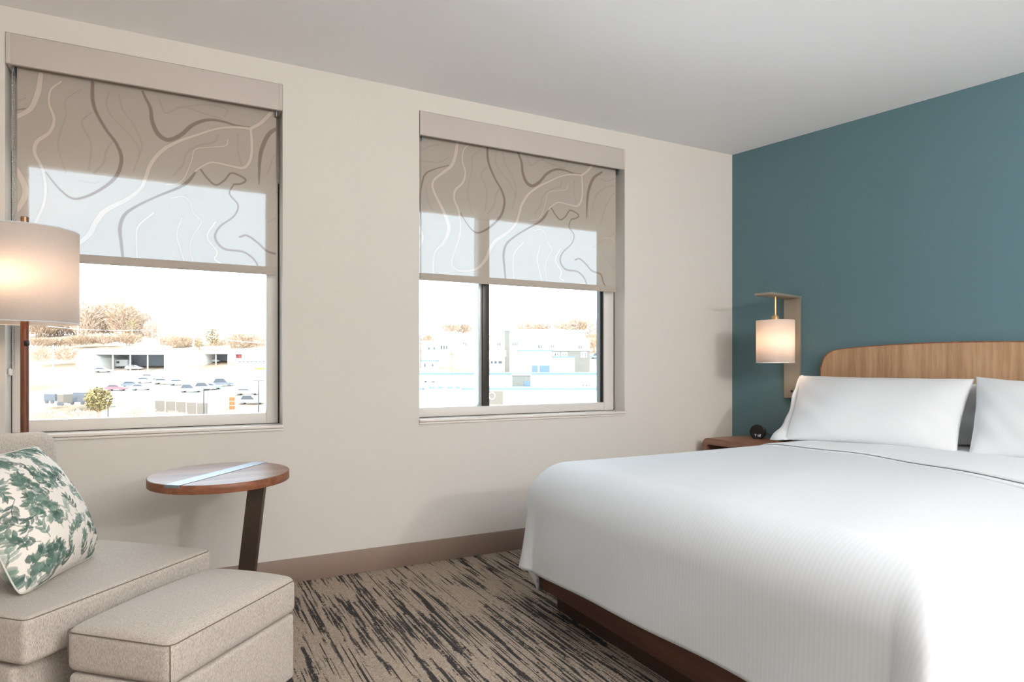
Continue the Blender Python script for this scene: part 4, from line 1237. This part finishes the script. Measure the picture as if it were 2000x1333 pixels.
building('long_hall', 800, 1300, 732, 140, 16, 'long white flat-roofed hall with blue roof edge across the bed-side window', trim='o_bluetrim', rows=((829, 834, 744, 748, 'o_win'), (842, 850, 745, 747, 'o_win'), (1137, 1140, 752, 754, 'o_win'), (1144, 1147, 752, 754, 'o_win'), (1006, 1008, 752, 755, 'o_win')))
r_, F_, w_, h_ = building('shop_front', 780, 1300, 762, 126, 12, 'nearest white shop block with a row of blue windows', trim='o_bluetrim')
building('glazed_lobby', 829, 900, 752, 124, 2, 'white lobby with four blue windows in front of the shop block', sink=4,
         rows=((837, 849, 755, 760, 'o_blue'), (855, 867, 755, 760, 'o_blue'), (873, 885, 755, 760, 'o_blue'), (890, 899, 755, 760, 'o_blue')))
building('rooftop_unit', 1001, 1036, 734, 139, 3, 'grey rooftop unit with small blue louvre', wall='o_grey', doors=((1024, 1035, 745, 754, 'o_blue'),), cat='roof unit')
bb = empty('banner', frame(tat(969), 118).translation, label='beige banner with a round white emblem beside the mullion', cat='banner')
Fs = frame(tat(969), 118); zb0, zb1 = zat(791, 118)-gz(118), zat(764, 118)-gz(118)
box('board', -1.35, 1.30, -0.1, 0, zb0, zb1, M['o_fence'], bb, M=Fs)
ringp = [Fs @ Vector((-0.75+0.55*math.cos(a), -0.14, (zb0+zb1)/2+0.35+0.62*math.sin(a))) for a in np.linspace(0, 2*PI, 25)[:-1]]
tube('emblem', ringp, 0.10, M['o_white'], bb, 6, closed=True)
for x in (-1.2, 1.15): box('post', x-0.07, x+0.07, -0.06, 0.02, -6, zb0+0.1, M['o_wpole'], bb, M=Fs)

# trailers and fence panel on the near lot
M['o_trailer'] = paint('charcoal trailer panels', (96, 98, 104), 0.6, var=0.05, nscale=2, bump=0)
def trailer(c0, c1, rt, rb, v, label, col='o_trailer'):
    w = (c1-c0)/1268*v; F_ = frame(tat((c0+c1)/2), v, -0.12); zb = zat(rb, v)-gz(v); h = zat(rt, v)-gz(v)
    root = empty('trailer', F_.translation, label=label, cat='trailer')
    box('box_body', -w/2, w/2, 0, 2.3, zb+0.5, h, M[col], root, M=F_)
    box('white_top', -w/2-0.05, w/2+0.05, -0.04, 2.34, h, h+0.25, M['o_white'], root, M=F_)
    for x in (-w*0.22, w*0.28):
        lathe('wheel', [(0, -0.12), (0.36, -0.12), (0.36, 0.12), (0, 0.12)], F_ @ Vector((x, 0.0, zb+0.36)), M['tyre'], root, 14, cap=False, M=F_.to_3x3().to_4x4() @ Matrix.Rotation(PI/2, 4, 'X'))
    box('tow_bar', w/2, w/2+1.0, 1.0, 1.2, zb+0.4, zb+0.55, M['o_pole'], root, M=F_)
    return root
trailer(84, 108, 770, 789, 131, 'short dark box trailer at the far left of the lot')
trailer(128, 172, 767, 791, 130, 'longer dark box trailer beside the round bush')
trailer(111, 124, 771, 793, 126.0, 'small open cage trailer between the two dark ones', 'o_fence')
fr_ = empty('board_fence', frame(tat(350), 122).translation, label='weathered board fence in front of the lamp post', cat='fence')
for k in range(5):
    c0 = 303+k*20.5; Fk = frame(tat(c0+10), 122, 0.04)
    box('panel', -0.95, 0.95, -0.06, 0.06, zat(805+k*1.5, 122)-gz(122), zat(783+k*1.2, 122)-gz(122), M['o_fence'], fr_, M=Fk)
    box('post', -1.05, -0.93, -0.1, 0.1, -0.5, zat(782+k*1.2, 122)-gz(122), M['o_wpole'], fr_, M=Fk)
ob = empty('traffic_barrier', frame(tat(453), 128).translation, label='orange barrier beside the warehouse', cat='barrier')
Fk = frame(tat(453), 128)
for k in range(3):
    z0_ = zat(800, 128)-gz(128)+k*0.85
    box('barrier_block', -0.45, 0.45, -0.3, 0.3, z0_, z0_+0.72, M['o_orange'], ob, 0.05, M=Fk)

# cars
def car(col, row, v, paint_name, label, heading=0.0, length=4.5, height=1.45):
    F_ = frame(tat(col), v, heading)
    z0_ = zat(row, v)-gz(v)
    if abs(z0_) > 0.6: z0_ = max(-0.6, min(0.6, z0_))
    F_ = F_ @ Matrix.Translation((0, 0, z0_+0.05))
    root = empty('car', F_.translation, label=label, cat='car', group='cars parked in the lot')
    L_ = length/2
    prof = [(-L_, 0.35), (-L_, 0.78), (-L_*0.92, 0.92), (L_*0.45, 0.95), (L_*0.95, 0.82), (L_, 0.65), (L_, 0.35)]
    extrude_poly('body', [F_ @ Vector((x, -0.88, z)) for x, z in prof], F_.to_3x3() @ Vector((0, 1.76, 0)), CAR[paint_name], root)
    cab = [(-L_*0.82, 0.92), (-L_*0.58, height), (L_*0.12, height), (L_*0.48, 0.94)]
    cb = extrude_poly('cabin', [F_ @ Vector((x, -0.76, z)) for x, z in cab], F_.to_3x3() @ Vector((0, 1.52, 0)), CAR[paint_name], root)
    win = [(-L_*0.74, 0.97), (-L_*0.55, height-0.08), (L_*0.09, height-0.08), (L_*0.38, 0.97)]
    extrude_poly('side_window', [F_ @ Vector((x, -0.785, z)) for x, z in win], F_.to_3x3() @ Vector((0, 1.57, 0)), M['o_win'], cb)
    for x in (-L_*0.6, L_*0.6):
        for y in (-0.86, 0.66):
            lathe('wheel', [(0, 0), (0.33, 0), (0.33, 0.2), (0, 0.2)], F_ @ Vector((x, y, 0.33)), M['tyre'], root, 12, cap=False, M=F_.to_3x3().to_4x4() @ Matrix.Rotation(-PI/2, 4, 'X'))
    return root
def vrow(row):   # distance at which the sloping ground meets an image row
    k = (row-714.7)/1268
    return (1.147+4.5+0.125*158)/(0.125+k)
cars = [(227, 764, 'red', 'red car in the open lot', 0.1), (256, 757, 'black', 'dark car right of the red car', 0.5), (275, 763, 'white', 'white car in front of the dark one', 0.2),
        (292, 742, 'white', 'white car in the upper row of the lot', 0.3), (284, 749, 'silver', 'silver car between the lot rows', 0.4), (320, 751, 'white', 'white car left of the green pickup', 0.1),
        (350, 753, 'green', 'pale green pickup in the middle of the lot', 0.2), (372, 767, 'silver', 'silver van behind the lamp post', 0.1), (399, 763, 'white', 'white car beside the silver van', 0.3),
        (413, 761, 'blue', 'blue car right of the lamp post', 0.1), (434, 755, 'black', 'black truck near the warehouse corner', 0.4), (482, 772, 'white', 'white pickup in front of the warehouse', 0.1),
        (200, 728, 'white', 'white car at the left end of the shed', 0.2), (262, 723, 'white', 'white car in front of the open shed', 0.2), (490, 790, 'white', 'white truck bed nearest the warehouse lamp', 0.05),
        (415, 709, 'white', 'pale car inside the small carport', 0.1), (1168, 701, 'blue', 'blue grey van at the right end of the garages', 0.2)]
for c_, r_w, pn, lb, hd in cars:
    car(c_, r_w, vrow(r_w), pn, lb, hd, 5.2 if 'truck' in lb or 'pickup' in lb or 'van' in lb else 4.5, 1.9 if 'van' in lb or 'truck' in lb else 1.45)
ct = frame(tat(237), vrow(723)+4)
ca_ = empty('camper_trailer', ct.translation, label='boxy white camper trailer inside the open shed', cat='trailer')
box('body', -1.9, 1.9, 0, 2.2, 0.5, 2.6, M['o_white'], ca_, 0.1, M=ct)
box('window', -1.5, -0.6, -0.05, 0.02, 1.5, 2.1, M['o_win'], ca_, M=ct)
for x in (-0.5, 0.5):
    lathe('wheel', [(0, 0), (0.33, 0), (0.33, 0.2), (0, 0.2)], ct @ Vector((x, -0.02, 0.33)), M['tyre'], ca_, 12, cap=False, M=ct.to_3x3().to_4x4() @ Matrix.Rotation(-PI/2, 4, 'X'))

# lamp posts, utility poles, wires
def post(col, row0, row1, v, r, mat, label, arm=None, cross=False):
    p = site(tat(col), v); z0_, z1_ = min(zat(row1, v), gz(v)), zat(row0, v)
    root = empty('lamp_post' if arm else 'utility_pole', (p.x, p.y, z0_), label=label, cat='lamp post' if arm else 'pole')
    lathe('shaft', [(r*1.15, z0_), (r*0.8, z1_)], (p.x, p.y, 0), M[mat], root, 10)
    if arm:
        for a in arm:
            q_ = p+RIGHT*a
            tube('lamp_arm', [(p.x, p.y, z1_-0.08), (q_.x, q_.y, z1_-0.02)], r*0.7, M[mat], root, 6)
            box('lamp_head', q_.x-0.3, q_.x+0.3, q_.y-0.18, q_.y+0.18, z1_-0.10, z1_+0.06, M[mat], root)
    if cross:
        a_, b_ = p-RIGHT*1.1, p+RIGHT*1.1
        tube('cross_arm', [(a_.x, a_.y, z1_-0.4), (b_.x, b_.y, z1_-0.4)], 0.07, M[mat], root, 6)
    return root
post(211, 795, 826, 118, 0.10, 'o_pole', 'dark lamp post in front of the round bush', arm=(1.0,))
post(398, 763, 815, 120, 0.12, 'o_pole', 'dark lamp post behind the board fence', arm=(0.6,))
post(505, 744, 806, 124, 0.11, 'o_pole', 'twin-headed dark lamp post at the warehouse', arm=(-0.7, 0.7))
post(104, 674, 790, 150, 0.16, 'o_wpole', 'pale utility pole left of the storage barn', cross=True)
post(152, 632, 656, 300, 0.22, 'o_wpole', 'pale utility pole on the hill road beside the shade', cross=True)
post(297, 631, 660, 300, 0.20, 'o_wpole', 'pale utility pole at the foot of the wooded hill', cross=True)
post(310, 650, 690, 230, 0.20, 'o_wpole', 'pale utility pole behind the open shed')
post(378, 648, 695, 225, 0.22, 'o_wpole', 'tall pale utility pole behind the office cabin', cross=True)
def wire(c0, r0, v0, c1, r1, v1, label):
    a_ = site(tat(c0), v0, zat(r0, v0)); b_ = site(tat(c1), v1, zat(r1, v1))
    P = [a_.lerp(b_, k/12)-Vector((0, 0, 1.2*math.sin(PI*k/12))) for k in range(13)]
    w = tube('overhead_wire', P, 0.10, M['o_white'], None, 5, label=label, cat='wire')
wire(60, 634, 300, 297, 645, 300, 'pale overhead wire along the hill road')
wire(378, 648, 225, 540, 670, 190, 'pale overhead wire sloping down to the warehouse')

# trees: each a trunk and a crown of twigs
def tree(col, row_c, v, rx, rz, mat, label, name='bare_tree', n=420, trunk=True, cat='tree', group=None, leaf=False):
    rx, rz = rx/1268*v, rz/1268*v
    c = site(tat(col), v, zat(row_c, v))
    base = min(gz(v), c.z-rz)
    root = empty(name, (c.x, c.y, base), label=label, cat=cat, group=group)
    if trunk:
        lathe('trunk', [(0.28, base-0.5), (0.18, c.z), (0.05, c.z+rz*0.6)], (c.x, c.y, 0), M['twig'], root, 8)
    vs_, fs = [], []
    rr = random.Random(int(col*7+row_c*13))
    for k in range(n):
        while True:
            d = Vector((rr.uniform(-1, 1), rr.uniform(-1, 1), rr.uniform(-1, 1)))
            if 0.15 < d.length < 1: break
        p = c+Vector((d.x*rx, d.y*rx, d.z*rz))
        if leaf:
            a_ = Vector((rr.uniform(-1, 1), rr.uniform(-1, 1), rr.uniform(-1, 1))).normalized()*rx*rr.uniform(0.08, 0.16)
            b_ = a_.cross(Vector((rr.uniform(-1, 1), rr.uniform(-1, 1), 1))).normalized()*rx*0.10
        else:
            a_ = (Vector((d.x, d.y, abs(d.z)*0.5+0.5))+Vector((rr.uniform(-.6, .6), rr.uniform(-.6, .6), rr.uniform(-.4, .4)))).normalized()*rx*rr.uniform(0.10, 0.26)
            b_ = a_.cross(Vector((rr.uniform(-1, 1), rr.uniform(-1, 1), rr.uniform(-1, 1)))).normalized()*rx*rr.uniform(0.012, 0.03)
        i = len(vs_); vs_ += [p-a_, p+b_, p+a_, p-b_]; fs.append((i, i+1, i+2, i+3))
    mk('crown', vs_, fs, M[mat], root)
    return root
ORD = ['first', 'second', 'third', 'fourth', 'fifth', 'sixth', 'seventh', 'eighth', 'ninth', 'tenth', 'eleventh', 'twelfth', 'thirteenth', 'fourteenth']
hill = [(80, 641, 30, 16), (112, 636, 32, 20), (146, 628, 34, 30), (170, 622, 32, 38), (194, 626, 32, 34), (216, 620, 30, 38), (240, 624, 30, 38), (262, 630, 28, 34), (280, 638, 24, 26), (296, 645, 16, 16)]
for k, (c_, r_, a_, b_) in enumerate(hill):
    tree(c_, r_, 312+9*(k % 3), a_, b_, 'twig2' if k % 2 else 'twig', ORD[k]+' bare brown tree from the left in the wood on the hill', n=1500, group='bare trees of the hill wood')
brush = [(80, 668, 18, 7), (80, 690, 16, 12), (118, 670, 20, 8), (125, 690, 20, 12), (160, 664, 22, 7), (200, 662, 22, 8), (250, 662, 22, 8), (330, 664, 20, 9), (350, 668, 20, 9), (372, 668, 18, 10), (420, 678, 18, 9), (440, 672, 22, 14), (470, 668, 20, 14), (500, 668, 22, 16)]
for k, (c_, r_, a_, b_) in enumerate(brush):
    tree(c_, r_, 262+4*(k % 4) if r_ < 685 else 205, a_*1.25, b_*1.2, 'twig2' if k % 2 else 'twig', ORD[k]+' clump from the left of low leafless brush on the slope behind the sheds', name='brush', n=900, trunk=False, cat='bush', group='low brush on the slope')
tree(415, 656, 250, 13, 17, 'ever', 'rounded olive green tree above the carport', name='evergreen_tree', n=500, leaf=True)
tree(389, 672, 240, 9, 11, 'ever', 'small olive green tree beside the tall pole', name='evergreen_tree', n=300, leaf=True)
tree(258, 632, 300, 7, 10, 'ever', 'narrow evergreen at the front of the hill wood', name='evergreen_tree', n=250, leaf=True)
tree(192, 780, 119, 24, 24, 'ever', 'big round tawny bush in the near lot', name='round_bush', n=900, leaf=True, cat='bush')
for k, (c_, r_, a_, b_) in enumerate([(90, 812, 30, 9), (150, 812, 34, 9), (270, 808, 34, 10), (330, 812, 30, 6)]):
    tree(c_, r_, 116, a_, b_, 'twig2', ORD[k]+' dry grass clump from the left along the window bottom', name='dry_grass', n=420, trunk=False, cat='grass', group='dry grass clumps below the lamp-side window')
for k, (c_, r_, a_, b_) in enumerate([(836, 664, 14, 12), (880, 640, 20, 10), (905, 642, 18, 10), (1030, 640, 24, 15), (1060, 641, 18, 12), (1098, 640, 22, 15), (1125, 637, 24, 16), (1152, 642, 22, 22), (1160, 672, 18, 22), (1174, 652, 16, 26)]):
    tree(c_, r_, 225+3*(k % 4), a_, b_, 'twig2' if k % 2 else 'twig', ORD[k]+' bare tree from the left behind the white terrace houses', n=1100, group='bare trees behind the terrace')
tree(934, 668, 186, 7, 12, 'ever', 'olive shrub hidden partly by the mullion', name='shrub', n=160, leaf=True, cat='bush')
tree(963, 668, 183, 6, 14, 'ever', 'olive shrub just right of the mullion', name='shrub', n=160, leaf=True, cat='bush')
tree(882, 690, 180, 8, 8, 'ever', 'yellowish shrub below the second terrace house', name='shrub', n=160, leaf=True, cat='bush')
